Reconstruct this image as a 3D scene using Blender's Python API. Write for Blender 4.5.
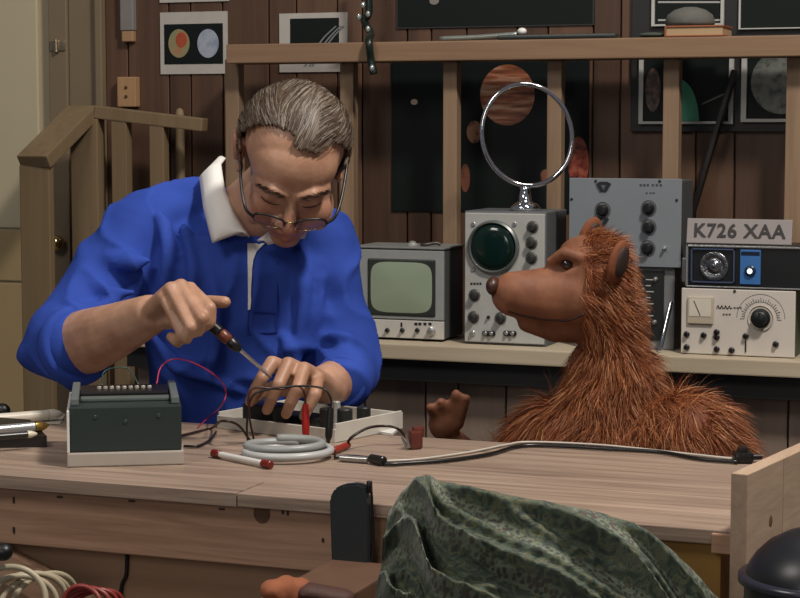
import bpy, bmesh, math, random
from mathutils import Vector, Matrix, noise
from mathutils.bvhtree import BVHTree
random.seed(7)
PI = math.pi
V = Vector
for o in list(bpy.data.objects):
    bpy.data.objects.remove(o)
sc = bpy.context.scene
COL = sc.collection

# ------------------------------------------------------------------ camera, world, lights, exposure
FPX, CAMZ, YAW, PITCH = 1900.0, 1.364, math.radians(21), math.atan(174 / 1900)
cam = bpy.data.cameras.new('camera'); camo = bpy.data.objects.new('camera', cam); COL.objects.link(camo)
cam.sensor_width = 36; cam.lens = 36 * FPX / 800
camo.location = (0, 0, CAMZ); camo.rotation_euler = (PI / 2 - PITCH, 0, YAW)
sc.camera = camo
w = bpy.data.worlds.new('world'); sc.world = w; w.use_nodes = True
bg = w.node_tree.nodes['Background']; bg.inputs[0].default_value = (0.80, 0.86, 1.0, 1); bg.inputs[1].default_value = 0.10
vs = sc.view_settings
vs.view_transform = 'Standard'; vs.look = 'None'; vs.gamma = 1; vs.exposure = 0.0; vs.use_curve_mapping = False

def area(name, loc, target, size, power, color):
    l = bpy.data.lights.new(name, 'AREA'); l.size = size; l.energy = power; l.color = color
    o = bpy.data.objects.new(name, l); COL.objects.link(o); o.location = loc
    o.rotation_euler = (V(target) - V(loc)).to_track_quat('-Z', 'Y').to_euler()
    return o
area('studio_key_light', (0.55, 2.15, 4.0), (-1.1, 3.0, 0.95), 0.4, 130, (1.0, 0.93, 0.85))
area('studio_fill_light', (-2.2, 0.9, 3.3), (-1.4, 3.2, 1.0), 0.9, 30, (1.0, 0.94, 0.86))
area('studio_front_light', (-0.9, -0.6, 1.9), (-1.2, 3.0, 0.8), 0.8, 10, (1.0, 0.93, 0.86))
area('studio_back_light', (-0.7, 3.3, 3.6), (-1.1, 3.3, 0.9), 0.5, 10, (1.0, 0.95, 0.9))

# ------------------------------------------------------------------ helpers
FW = V((-math.sin(YAW) * math.cos(PITCH), math.cos(YAW) * math.cos(PITCH), -math.sin(PITCH)))
BX = V((math.cos(YAW), math.sin(YAW), 0)); BY = V((-math.sin(YAW), math.cos(YAW), 0)); BZ = V((0, 0, 1))
UPV = BX.cross(FW); CAM = V((0, 0, CAMZ))
def ray(x, y): return FW + BX * ((x - 400) / FPX) + UPV * ((299 - y) / FPX)
def on(x, y, ax, val):
    d = ray(x, y); return CAM + d * ((val - CAM[ax]) / d[ax])
def c(x, y, D):                      # surveyed point at horizontal distance D
    d = ray(x, y); return CAM + d * (D / d.dot(BY))

def clean(bm):
    bmesh.ops.recalc_face_normals(bm, faces=bm.faces[:])
def NB(): return bmesh.new()
def box(bm, x0, x1, y0, y1, z0, z1, bev=0.0, M=None, seg=2):
    t = bmesh.new(); bmesh.ops.create_cube(t, size=1)
    for v in t.verts:
        v.co = V(((x0 + x1) / 2 + v.co.x * (x1 - x0), (y0 + y1) / 2 + v.co.y * (y1 - y0), (z0 + z1) / 2 + v.co.z * (z1 - z0)))
    if bev: bmesh.ops.bevel(t, geom=t.edges[:], offset=bev, segments=seg, affect='EDGES', profile=0.6)
    merge(bm, t, M)
def merge(bm, t, M=None):
    if M is not None: t.transform(M)
    me = bpy.data.meshes.new('tmp'); t.to_mesh(me); t.free(); bm.from_mesh(me); bpy.data.meshes.remove(me)
def frame(d, hint=BZ):
    d = V(d).normalized(); a = V(hint).cross(d)
    if a.length < 1e-4: a = V((1, 0, 0)).cross(d)
    a.normalize(); return a, d.cross(a).normalized(), d
def rings(bm, R, cap=True):
    vs_ = [[bm.verts.new(p) for p in r] for r in R]; n = len(R[0])
    for a, b in zip(vs_, vs_[1:]):
        for i in range(n): bm.faces.new((a[i], a[(i + 1) % n], b[(i + 1) % n], b[i]))
    if cap: bm.faces.new(vs_[0][::-1]); bm.faces.new(vs_[-1])
def circ(p, a, b, ra, rb, n=16, e=2.0):
    out = []
    for i in range(n):
        t = 2 * PI * i / n; cs, sn = math.cos(t), math.sin(t)
        cs = math.copysign(abs(cs) ** (2 / e), cs); sn = math.copysign(abs(sn) ** (2 / e), sn)
        out.append(p + a * ra * cs + b * rb * sn)
    return out
def cyl(bm, p, q, r, r2=None, n=20):
    p, q = V(p), V(q); a, b, d = frame(q - p); r2 = r if r2 is None else r2
    rings(bm, [circ(p, a, b, r, r, n), circ(q, a, b, r2, r2, n)])
def rcyl(bm, p, q, r, n=20, bev=None):           # cylinder with softened rims
    p, q = V(p), V(q); a, b, d = frame(q - p); bv = bev or r * .15
    rings(bm, [circ(p, a, b, r - bv, r - bv, n), circ(p + d * bv, a, b, r, r, n), circ(q - d * bv, a, b, r, r, n), circ(q, a, b, r - bv, r - bv, n)])
def lathe(bm, p, d, prof, n=28):                 # prof: (offset along d, radius)
    p = V(p); a, b, d = frame(d)
    rings(bm, [circ(p + d * h, a, b, max(r, 1e-4), max(r, 1e-4), n) for h, r in prof])
def cap(bm, p, q, r, r2=None, n=22, k=5):        # tapered capsule
    p, q = V(p), V(q); r2 = r if r2 is None else r2
    a, b, d = frame(q - p); R = []
    for i in range(1, k + 1):
        t = PI / 2 * (1 - i / k); R.append(circ(p - d * r * math.sin(t), a, b, max(r * math.cos(t), r * .08), max(r * math.cos(t), r * .08), n))
    for i in range(k):
        t = PI / 2 * i / k; R.append(circ(q + d * r2 * math.sin(t), a, b, r2 * math.cos(t), r2 * math.cos(t), n))
    R.append(circ(q + d * r2, a, b, r2 * .08, r2 * .08, n))
    rings(bm, R)
def chain(bm, pts, rad):
    for i in range(len(pts) - 1): cap(bm, pts[i], pts[i + 1], rad[i], rad[i + 1])
def ell(bm, p, ax, rad, n=24, m=14):             # ellipsoid, ax = three unit axes
    p = V(p); R = []
    for j in range(m + 1):
        t = -PI / 2 + PI * j / m; s = max(math.cos(t), .03)
        R.append([p + ax[0] * rad[0] * s * math.cos(2 * PI * i / n) + ax[1] * rad[1] * s * math.sin(2 * PI * i / n) + ax[2] * rad[2] * math.sin(t) for i in range(n)])
    rings(bm, R)
def spl(pts, k=8):
    pts = [V(p) for p in pts]; P = [pts[0] * 2 - pts[1]] + pts + [pts[-1] * 2 - pts[-2]]; out = []
    for i in range(1, len(P) - 2):
        for j in range(k):
            t = j / k; a, b, c_, d = P[i - 1], P[i], P[i + 1], P[i + 2]
            out.append(.5 * ((2 * b) + (c_ - a) * t + (2 * a - 5 * b + 4 * c_ - d) * t * t + (3 * b - a - 3 * c_ + d) * t ** 3))
    out.append(pts[-1]); return out
def tube(bm, pts, r, n=8, k=8, smooth=True, closed=False):
    P = spl(pts, k) if smooth else [V(p) for p in pts]
    R = []; a = None
    for i, p in enumerate(P):
        d = (P[min(i + 1, len(P) - 1)] - P[max(i - 1, 0)]).normalized()
        if a is None: a, b, _ = frame(d)
        a = (a - d * a.dot(d)).normalized(); b = d.cross(a)
        R.append(circ(p, a, b, r, r, n))
    rings(bm, R, cap=not closed)
def torus(bm, p, a, b, ra, rb, r, n=64, m=10):
    p = V(p); nn = a.cross(b).normalized(); V_ = []
    for i in range(n):
        t = 2 * PI * i / n; o = a * math.cos(t) * ra + b * math.sin(t) * rb
        out = (a * math.cos(t) * rb + b * math.sin(t) * ra).normalized()
        V_.append([bm.verts.new(p + o + out * r * math.cos(2 * PI * j / m) + nn * r * math.sin(2 * PI * j / m)) for j in range(m)])
    for i in range(n):
        for j in range(m):
            A, B = V_[i], V_[(i + 1) % n]; bm.faces.new((A[j], B[j], B[(j + 1) % m], A[(j + 1) % m]))
def plate(bm, pts, th):                          # thick polygon; pts in order, th = extrusion vector
    th = V(th); A = [bm.verts.new(p) for p in pts]; B = [bm.verts.new(V(p) + th) for p in pts]; n = len(pts)
    bm.faces.new(A); bm.faces.new(B[::-1])
    for i in range(n): bm.faces.new((A[i], B[i], B[(i + 1) % n], A[(i + 1) % n]))

WM = {}
def tag(o, label, cat, group=None):
    o['label'] = label; o['category'] = cat
    if group: o['group'] = group
    return o
def thing(name, label, cat, loc, group=None, rz=0.0):
    o = bpy.data.objects.new(name, None); COL.objects.link(o); o.location = loc; o.rotation_euler = (0, 0, rz)
    o.empty_display_size = .05
    WM[o] = Matrix.Translation(V(loc)) @ Matrix.Rotation(rz, 4, 'Z')
    return tag(o, label, cat, group)
def obj(name, bm, m, parent=None, smooth=False, label=None, loc=None):
    """links one mesh built in world coordinates as ONE object"""
    if not isinstance(bm, bpy.types.Mesh):
        clean(bm); me = bpy.data.meshes.new(name); bm.to_mesh(me); bm.free()
    else: me = bm
    if parent is not None: M = WM[parent]
    else:
        if loc is None:
            xs = [v.co for v in me.vertices]
            loc = V(((min(v.x for v in xs) + max(v.x for v in xs)) / 2, (min(v.y for v in xs) + max(v.y for v in xs)) / 2, min(v.z for v in xs)))
        M = Matrix.Translation(V(loc))
    me.transform(M.inverted())
    o = bpy.data.objects.new(name, me); COL.objects.link(o); me.materials.append(m)
    if parent is not None:
        o.parent = parent; WM[o] = M
    else:
        o.location = loc; WM[o] = M
    if smooth is True:
        for p in me.polygons: p.use_smooth = True
    elif smooth:
        for p in me.polygons: p.use_smooth = True
        me.set_sharp_from_angle(angle=math.radians(smooth))
    if label: o['label'] = label
    return o
def struct(name, bm, m, parent=None, smooth=False):
    o = obj(name, bm, m, parent, smooth)
    if parent is None: o['kind'] = 'structure'
    return o
def melt(bm, vox, it=4, fac=.5):
    """union of overlapping solids as one continuous surface"""
    clean(bm); me = bpy.data.meshes.new('melt'); bm.to_mesh(me); bm.free()
    o = bpy.data.objects.new('melt', me); COL.objects.link(o)
    r = o.modifiers.new('r', 'REMESH'); r.mode = 'VOXEL'; r.voxel_size = vox
    s = o.modifiers.new('s', 'SMOOTH'); s.iterations = it; s.factor = fac
    dg = bpy.context.evaluated_depsgraph_get(); dg.update()
    out = bpy.data.meshes.new_from_object(o.evaluated_get(dg))
    bpy.data.objects.remove(o); return out
def text_bm(txt, size, origin, ax, ay, th, spacing=1.0):
    cu = bpy.data.curves.new('t', 'FONT'); cu.body = txt; cu.size = size; cu.extrude = th; cu.align_x = 'CENTER'; cu.align_y = 'CENTER'; cu.space_character = spacing
    cu.offset = size * .018
    o = bpy.data.objects.new('t', cu); COL.objects.link(o); dg = bpy.context.evaluated_depsgraph_get(); dg.update()
    me = bpy.data.meshes.new_from_object(o.evaluated_get(dg)); bpy.data.objects.remove(o)
    bm = bmesh.new(); bm.from_mesh(me)
    az = V(ax).cross(V(ay)); M = Matrix((V(ax), V(ay), az)).transposed().to_4x4(); M.translation = origin
    bm.transform(M); return bm

# ------------------------------------------------------------------ materials
def lin(h):
    r = [int(h[i:i + 2], 16) / 255 for i in (0, 2, 4)]
    return tuple((x / 12.92 if x <= .04045 else ((x + .055) / 1.055) ** 2.4) for x in r) + (1,)
def base(name):
    m = bpy.data.materials.new(name); m.use_nodes = True; return m, m.node_tree.nodes, m.node_tree.links, m.node_tree.nodes['Principled BSDF']
MATS = {}
def mat(hexc, rough=.5, metal=0.0, var=.12, scale=30, bump=.0, spec=.5, coat=0.0, emit=0.0, sheen=0.0):
    key = (hexc, rough, metal, var, scale, bump, spec, coat, emit, sheen)
    if key in MATS: return MATS[key]
    m, N, L, P = base('m_' + hexc); col = lin(hexc)
    tc = N.new('ShaderNodeTexCoord'); nz = N.new('ShaderNodeTexNoise'); nz.inputs['Scale'].default_value = scale; nz.inputs['Detail'].default_value = 4
    L.new(tc.outputs['Object'], nz.inputs['Vector'])
    mx = N.new('ShaderNodeMixRGB'); mx.inputs[1].default_value = tuple(x * (1 - var) for x in col[:3]) + (1,)
    mx.inputs[2].default_value = tuple(min(1, x * (1 + var)) for x in col[:3]) + (1,)
    L.new(nz.outputs['Fac'], mx.inputs[0]); L.new(mx.outputs[0], P.inputs['Base Color'])
    P.inputs['Roughness'].default_value = rough; P.inputs['Metallic'].default_value = metal; P.inputs['Specular IOR Level'].default_value = spec
    P.inputs['Coat Weight'].default_value = coat
    if sheen: P.inputs['Sheen Weight'].default_value = sheen
    if emit: P.inputs['Emission Color'].default_value = col; P.inputs['Emission Strength'].default_value = emit
    if bump:
        b = N.new('ShaderNodeBump'); b.inputs['Strength'].default_value = bump; b.inputs['Distance'].default_value = .004
        L.new(nz.outputs['Fac'], b.inputs['Height']); L.new(b.outputs[0], P.inputs['Normal'])
    MATS[key] = m; return m
def wood(name, c1, c2, axis=0, fine=60, rough=.55, island=.35, streak=.5):
    m, N, L, P = base(name); tc = N.new('ShaderNodeTexCoord'); geo = N.new('ShaderNodeNewGeometry')
    mp = N.new('ShaderNodeMapping'); s = [fine, fine, fine]; s[axis] = fine * .045; mp.inputs['Scale'].default_value = s
    off = N.new('ShaderNodeVectorMath'); off.operation = 'SCALE'; off.inputs[0].default_value = (37, 19, 53)
    L.new(geo.outputs['Random Per Island'], off.inputs['Scale'])
    L.new(tc.outputs['Object'], mp.inputs['Vector']); ad = N.new('ShaderNodeVectorMath'); L.new(mp.outputs[0], ad.inputs[0]); L.new(off.outputs[0], ad.inputs[1])
    n1 = N.new('ShaderNodeTexNoise'); n1.inputs['Scale'].default_value = 1; n1.inputs['Detail'].default_value = 6; n1.inputs['Roughness'].default_value = .65; n1.inputs['Distortion'].default_value = .6
    L.new(ad.outputs[0], n1.inputs['Vector'])
    n2 = N.new('ShaderNodeTexNoise'); n2.inputs['Scale'].default_value = .22; n2.inputs['Detail'].default_value = 3; n2.inputs['Distortion'].default_value = 1.4
    L.new(ad.outputs[0], n2.inputs['Vector'])
    cr = N.new('ShaderNodeValToRGB'); cr.color_ramp.elements[0].position = .32; cr.color_ramp.elements[1].position = .68
    cr.color_ramp.elements[0].color = lin(c2); cr.color_ramp.elements[1].color = lin(c1)
    ma = N.new('ShaderNodeMath'); ma.operation = 'MULTIPLY_ADD'; ma.inputs[1].default_value = streak
    mb = N.new('ShaderNodeMath'); mb.operation = 'MULTIPLY'; mb.inputs[1].default_value = 1 - streak
    L.new(n2.outputs['Fac'], mb.inputs[0]); L.new(n1.outputs['Fac'], ma.inputs[0]); L.new(mb.outputs[0], ma.inputs[2]); L.new(ma.outputs[0], cr.inputs[0])
    hs = N.new('ShaderNodeHueSaturation'); mr = N.new('ShaderNodeMapRange'); mr.inputs['To Min'].default_value = 1 - island; mr.inputs['To Max'].default_value = 1 + island
    L.new(geo.outputs['Random Per Island'], mr.inputs['Value']); L.new(mr.outputs[0], hs.inputs['Value']); L.new(cr.outputs[0], hs.inputs['Color']); L.new(hs.outputs[0], P.inputs['Base Color'])
    P.inputs['Roughness'].default_value = rough; P.inputs['Specular IOR Level'].default_value = .3
    b = N.new('ShaderNodeBump'); b.inputs['Strength'].default_value = .25; b.inputs['Distance'].default_value = .002
    L.new(n1.outputs['Fac'], b.inputs['Height']); L.new(b.outputs[0], P.inputs['Normal'])
    return m
W_PANEL = wood('panelling', '5e4535', '412f26', 2, 40, .5, .22)
W_TOP = wood('bench_top', 'ab9584', '6a584b', 0, 80, .42, .1, .62)
W_APRON = wood('apron_pine', 'b8937a', '8a6a52', 0, 75, .6, .05, .75)
W_STUD = wood('stud_pine', '8c745d', '745e49', 2, 60, .6, .1)
W_RAIL = wood('rail_pine', '8b7058', '735944', 0, 60, .6, .08)
W_TAN = wood('stair_wood', '7b6950', '69573f', 2, 40, .6, .05)
W_PALE = wood('end_board', 'b89f88', '9d846e', 1, 60, .55, .06, .6)
W_SHELF = wood('shelf_cream', 'b5a893', 'a2937c', 0, 50, .55, .04)
GROOVE = mat('1c1410', .8); DARK = mat('17191a', .5); BLACK = mat('0c0c0d', .4); MATTE = mat('0e1011', .8)
GREY = mat('8f9192', .5); SILVER = mat('c4c4c2', .3, .8); CHROME = mat('e8e8ea', .08, 1.0, .02); STEEL = mat('9fa3a6', .3, .9)
WHITE = mat('cfcdc8', .5); CREAM = mat('cfc6b6', .5); PANELG = mat('b9b6ae', .5)

# ------------------------------------------------------------------ the setting
YW, YS = 4.34, 4.20                       # face of the panelling, front of the stud frame
bm = NB(); box(bm, -4.2, 1.6, -0.5, 4.6, -.05, 0); struct('floor', bm, mat('6a6661', .8, 0, .15, 8))
XJ = on(106, 100, 1, YW).x                # right side of the door casing
bm = NB(); x = XJ; i = 0; wd = [.066, .118, .062, .09, .128, .075, .11]
box(bm, XJ, 1.6, YW + .012, YW + .06, 0, 2.6)
while x < 1.6:
    d = wd[i % 7]; i += 1
    box(bm, x + .002, x + d - .002, YW, YW + .013, 0, 2.6, .0015, seg=1); x += d
box(bm, -4.2, XJ, YW + .06, YW + .1, 0, 2.6)
struct('wall_back', bm, W_PANEL)
# door and its casing
d0, d1 = on(-160, 100, 1, YW).x, on(49, 100, 1, YW).x
M_DOOR = mat('a89c80', .55, 0, .05, 6); M_CAS = mat('75654f', .6, 0, .08, 8)
door = thing('door_1', 'beige panelled door', 'door', (d0, YW, 0)); del door['label']; del door['category']; door['kind'] = 'structure'
zr = [on(10, y, 1, YW).z for y in (228, 281)]
bm = NB(); box(bm, d0, d1, YW + .012, YW + .05, .3, 2.5); obj('door_leaf', bm, M_DOOR, door)
bm = NB(); box(bm, d0, d1 - .035, YW + .004, YW + .014, zr[0], 2.45, .004); obj('upper_panel', bm, mat('b3a88c', .5, 0, .05, 6), door)
bm = NB(); box(bm, d0, d1 - .035, YW + .004, YW + .014, zr[1], zr[0] - .006, .003); box(bm, d0, d1 - .035, YW + .006, YW + .014, .35, zr[1] - .006, .003); obj('lower_panel', bm, mat('9a8560', .55, 0, .05, 6), door)
k = on(54, 243, 1, YW - .05); bm = NB(); lathe(bm, V((k.x, YW + .02, k.z)), (0, -1, 0), [(0, .012), (.03, .009), (.045, .017), (.06, .02), (.07, .014), (.073, .002)]); obj('door_knob', bm, mat('d8b884', .15, 1), door, True)
for yy in (46,):
    h = on(60, yy, 1, YW); bm = NB(); box(bm, h.x - .022, h.x + .024, YW - .016, YW, h.z - .013, h.z + .013, .002); cyl(bm, (h.x, YW - .018, h.z - .016), (h.x, YW - .018, h.z + .016), .006)
    obj('door_hinge', bm, mat('b9a68c', .25, .9), door, 40)
bm = NB(); xc = on(70, 100, 1, YW).x
box(bm, d1 + .008, xc, YW - .012, YW + .05, 0, 2.5, .003); box(bm, xc + .001, XJ - .022, YW - .004, YW + .05, 0, 2.5, .003); box(bm, XJ - .02, XJ, YW - .02, YW + .05, 0, 2.5, .003)
struct('trim_1', bm, M_CAS)
# open stud frame in front of the panelling
XR0, XR1 = on(236, 45, 1, YS).x, 1.3
zt, zb = on(500, 40, 1, YS - .05).z, on(500, 60, 1, YS - .05).z
fr = thing('stud_frame', 'open pine stud frame with a flat top rail in front of the dark panelling', 'frame', ((XR0 + XR1) / 2, YS, 0))
bm = NB(); box(bm, XR0, XR1, YS - .055, YS + .06, zb, zt, .003); obj('top_rail', bm, W_RAIL, fr)
for a, b in ((225, 244), (340, 358), (443, 461), (547, 565), (663, 682), (786, 806)):
    xa, xb = on(a, 100, 1, YS).x, on(b, 100, 1, YS + .03).x
    bm = NB(); box(bm, xa, xb, YS, YS + .032, 0, zb - .0005 if a > 230 else zb + .012, .002); obj('stud', bm, W_STUD, fr)
# shelf
YF = 3.9
sz = on(600, 353, 1, YF).z
sh = thing('wall_shelf', 'long pale painted shelf carrying the electronic instruments', 'shelf', (-.9, 4.05, 0))
xl = -2.2
bm = NB(); box(bm, xl, 1.3, YF, YS - .001, sz - .034, sz, .003); obj('shelf_board', bm, W_SHELF, sh)
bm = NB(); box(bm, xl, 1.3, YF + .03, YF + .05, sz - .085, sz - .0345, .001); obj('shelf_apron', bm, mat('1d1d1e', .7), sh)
bm = NB(); x = xl; i = 3
while x < 1.3:
    d = wd[i % 7] * 1.25; i += 1; box(bm, x + .002, x + d - .002, YF + .08, YF + .1, .02, sz - .035, .0015, seg=1); x += d
obj('lower_panelling', bm, wood('lower_panelling', '8d7a6b', '74645a', 2, 30, .5, .12), sh)

# ------------------------------------------------------------------ stair railing, left
st = thing('stair_railing', 'tan wooden stair railing with a square newel post before the door', 'railing', (c(60, 400, 4.3).x, 4.0, 0))
def beam(bm, p, q, w_, h_, bev=.003):
    a, b, d = frame(V(q) - V(p)); L_ = (V(q) - V(p)).length
    M = Matrix((a, b, d)).transposed().to_4x4(); M.translation = V(p)
    box(bm, -w_ / 2, w_ / 2, -h_ / 2, h_ / 2, 0, L_, bev, M)
YN = 4.03
n0, n1 = on(19, 170, 1, YN), on(49, 170, 1, YN); wn = n1.x - n0.x
bm = NB(); box(bm, n0.x, n1.x, YN, YN + .022, 0, n0.z + .012, .003); obj('newel_post', bm, W_TAN, st)
bm = NB(); pa = on(33.5, 162, 1, YN - .008) ; pb = on(84, 111, 1, YN + .20); beam(bm, pa, pb, wn + .006, .034); obj('sloped_handrail', bm, W_TAN, st)
bm = NB(); q0 = on(70, 130, 1, YN + .17); q1 = on(97, 130, 1, YN + .17); box(bm, q0.x, q1.x, YN + .17, YN + .21, 0, pb.z - .02, .003); obj('corner_post', bm, W_TAN, st)
bm = NB(); pc, pd = on(97, 112, 1, YN + .19), on(205, 125, 1, YN + .19); beam(bm, pc, pd, .034, .032); obj('level_handrail', bm, W_TAN, st)
for a, b in ((112, 127), (150, 164)):
    yb = YN + .175 if a > 100 else YN + .06
    xa, xb = on(a, 200, 1, yb).x, on(b, 200, 1, yb).x
    zz = (pc.z + (pd.z - pc.z) * ((a + b) / 2 - 97) / 108 - .016) if a > 100 else pa.z + .012
    bm = NB(); box(bm, xa, xb, yb, yb + .03, 0, zz, .002); obj('baluster', bm, W_TAN, st)

# wall pieces at left
k0, k1 = on(122, 107, 1, YW), on(140, 77, 1, YW)
t = thing('wood_block', 'short pine block with two screws fixed above the stair handrail', 'wood block', ((k0.x + k1.x) / 2, YW - .012, k0.z))
bm = NB(); box(bm, k0.x, k1.x, YW - .025, YW, k0.z, k1.z, .003); obj('block', bm, wood('block_pine', 'a3805e', '8a6a4c', 2), t)
for f in (.35, .65):
    bm = NB(); rcyl(bm, ((k0.x + k1.x) / 2, YW - .024, k0.z + (k1.z - k0.z) * f), ((k0.x + k1.x) / 2, YW - .028, k0.z + (k1.z - k0.z) * f), .004); obj('screw', bm, mat('4a3020', .5), t)
k0, k1 = on(124, 42, 1, YW), on(136, -40, 1, YW); km = on(130, 31, 1, YW).z
t = thing('hanging_strip', 'grey strip with a wooden end hanging high on the dark panelling', 'wall tool', ((k0.x + k1.x) / 2, YW - .01, k0.z))
bm = NB(); box(bm, k0.x, k1.x, YW - .02, YW, km, k1.z, .003); obj('strip', bm, mat('77716e', .6), t)
bm = NB(); box(bm, k0.x + .003, k1.x - .002, YW - .018, YW, k0.z, km - .0005, .003); obj('wooden_end', bm, mat('9a7a58', .6), t)
bm = NB(); k0 = on(176, 108, 1, YW - .05); lathe(bm, V((k0.x, YW - .03, 0)), BZ, [(0, .012), (k0.z - .02, .012), (k0.z - .005, .009), (k0.z, .003)], 14)
tag(obj('broom_handle', bm, W_TAN, None, 40), 'round wooden pole standing upright against the panelling beside the handrail', 'pole')

# ------------------------------------------------------------------ posters
def quad(px0, py0, px1, py1, y):
    xm = (px0 + px1) / 2; zz = sorted((on(xm, py0, 1, y).z, on(xm, py1, 1, y).z)); return on(px0, (py0 + py1) / 2, 1, y).x, on(px1, (py0 + py1) / 2, 1, y).x, zz[0], zz[1]
def disc(bm, x, y, z, rx, rz=None, n=28, th=.0008):
    plate(bm, [V((x + rx * math.cos(2 * PI * i / n), y, z + (rz or rx) * math.sin(2 * PI * i / n))) for i in range(n)], (0, -th, 0))
def planet(c1, c2, c3, scale=14, band=False, name='planet'):
    m, N, L, P = base(name); tc = N.new('ShaderNodeTexCoord'); nz = N.new('ShaderNodeTexNoise'); nz.inputs['Scale'].default_value = scale; nz.inputs['Detail'].default_value = 5
    if band:
        mp = N.new('ShaderNodeMapping'); mp.inputs['Scale'].default_value = (.25, 1, 2.2); mp.inputs['Rotation'].default_value = (0, .15, 0); L.new(tc.outputs['Object'], mp.inputs[0]); L.new(mp.outputs[0], nz.inputs['Vector'])
    else: L.new(tc.outputs['Object'], nz.inputs['Vector'])
    cr = N.new('ShaderNodeValToRGB'); e = cr.color_ramp.elements; e[0].position = .35; e[0].color = lin(c1); e[1].position = .65; e[1].color = lin(c3); q = e.new(.5); q.color = lin(c2)
    L.new(nz.outputs['Fac'], cr.inputs[0]); L.new(cr.outputs[0], P.inputs['Base Color']); P.inputs['Roughness'].default_value = .5; return m
INK = mat('0d1413', .6, 0, .1, 10, 0, .2); PAPER = mat('a8a39c', .6)
def poster(name, label, q, border, ink=INK, paper=PAPER, y=YW, th=.004):
    x0, x1, z0, z1 = q; t = thing(name, label, 'poster', ((x0 + x1) / 2, y - th, z0), 'space pictures on the panelling')
    bm = NB(); box(bm, x0, x1, y - th, y, z0, z1); obj('paper', bm, paper, t)
    if border:
        l, r, b, tp = border; bm = NB(); box(bm, x0 + l, x1 - r, y - th - .001, y - th, z0 + b, z1 - tp); obj('printed_field', bm, ink, t)
    return t
t = poster('poster', 'white bordered poster of an orange globe and a pale globe on black', quad(161, 74, 228, 12, YW)[0:2] + (on(190, 74, 1, YW).z, on(190, 12, 1, YW).z), (.012, .012, .025, .03))
for px_, m_ in ((180, planet('6f7d5c', '8a7a58', '9a6a48', 22, name='orange_globe')), (209, planet('7d8798', '98a0ac', '8a92a0', 22, name='pale_globe'))):
    p = on(px_, 43.5, 1, YW); bm = NB(); disc(bm, p.x, YW - .005, p.z, .030, .036); obj('printed_globe', bm, m_, t)
p = on(181, 40, 1, YW); bm = NB(); disc(bm, p.x + .004, YW - .0059, p.z, .016, .019, th=.0004); obj('printed_spot', bm, mat('9a4426', .6, 0, .3, 60), t)
a = quad(160, 2, 229, -60, YW); poster('poster', 'poster with only its white lower edge showing at the top of the frame', a, (.012, .012, .022, .03))
t = poster('poster', 'white bordered poster of curved rings behind the top rail over the bowed head', quad(280, 72, 348, 13, YW), (.03, .022, .022, .013))
bm = NB(); p0, p1, p2 = on(305, 66, 1, YW), on(322, 40, 1, YW), on(336, 22, 1, YW)
for o_ in (0, .012, .02):
    P_ = spl([p0 + V((o_, 0, 0)), p1 + V((o_ * 1.2, 0, 0)), p2 + V((o_, 0, -.01))], 6)
    plate(bm, [V((p.x, YW - .005, p.z)) for p in P_] + [V((p.x + .005, YW - .005, p.z)) for p in P_[::-1]], (0, -.0007, 0))
obj('printed_rings', bm, mat('6f7276', .6), t)
t = poster('poster', 'wide black poster at the top of the frame above the rail', quad(397, 27, 595, -80, YW), (.004, .004, .004, .004), paper=mat('20201f', .6))
bm = NB(); p = on(435, 1, 1, YW); disc(bm, p.x, YW - .005, p.z, .012, .009); obj('printed_moon', bm, mat('77716a', .6), t)
t = poster('poster', 'tall black poster with one tiny pale moon behind the second stud', quad(392, 212, 452, 58, YW), (.003, .003, .003, .003), paper=INK)
bm = NB(); p = on(415, 102, 1, YW); disc(bm, p.x, YW - .005, p.z, .009, .007); obj('printed_moon', bm, mat('b9a08c', .6), t)
t = poster('poster', 'large black poster of a banded giant planet and its moons behind the chrome ring', quad(454, 212, 589, 52, YW), (.003, .003, .003, .003), ink=INK, paper=INK)
p = on(508, 95, 1, YW); bm = NB(); disc(bm, p.x, YW - .005, p.z, .068, .072, 40); obj('printed_planet', bm, planet('3a1c12', '8a4e32', 'b08f72', 34, True, 'giant_planet'), t)
for px_, py_, rx, rz, h in ((475, 132, .019, .027, '9a6a4a'), (466, 178, .012, .034, '6a3a26'), (546, 176, .012, .016, '7a4a36')):
    p = on(px_, py_, 1, YW); bm = NB(); disc(bm, p.x, YW - .005, p.z, rx, rz); obj('printed_moon', bm, planet('4a2a1c', h, h, 40, name='moon'), t)
p = on(579, 163, 1, YW); bm = NB(); disc(bm, p.x, YW - .005, p.z, .025, .062); obj('printed_nebula', bm, planet('2a0d0a', '8a3a26', 'a05a44', 55, name='nebula'), t)
# dark board with framed pictures at right
q = quad(632, 132, 805, 44, YW); bm = NB(); box(bm, q[0], q[1], YW - .012, YW, q[2], q[3] + .3, .002)
tag(obj('notice_board', bm, mat('141414', .6), None), 'black backing board behind the white framed pictures at right', 'board')
def picture(label, q, fw):
    x0, x1, z0, z1 = q; y = YW - .012; t = thing('framed_picture', label, 'picture', ((x0 + x1) / 2, y - .006, z0), 'white framed pictures on the black board')
    bm = NB()
    for a in ((x0, x0 + fw, z0, z1), (x1 - fw, x1, z0, z1), (x0 + fw, x1 - fw, z0, z0 + fw * .6), (x0 + fw, x1 - fw, z1 - fw * .6, z1)): box(bm, a[0], a[1], y - .01, y, a[2], a[3])
    obj('frame', bm, mat('a9a8a4', .5), t)
    bm = NB(); box(bm, x0 + fw, x1 - fw, y - .004, y, z0 + fw * .6, z1 - fw * .6); obj('print', bm, INK, t); return t
t = picture('white framed dark picture with a green crescent behind the right stud', quad(641, 124, 735, 52, YW), .01)
p = on(683, 128, 1, YW - .016); bm = NB(); R0 = [on(678 + 21 * math.cos(a_), 121 - 42 * math.sin(a_), 1, YW - .0165) for a_ in [i * PI / 20 for i in range(11)]]
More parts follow.
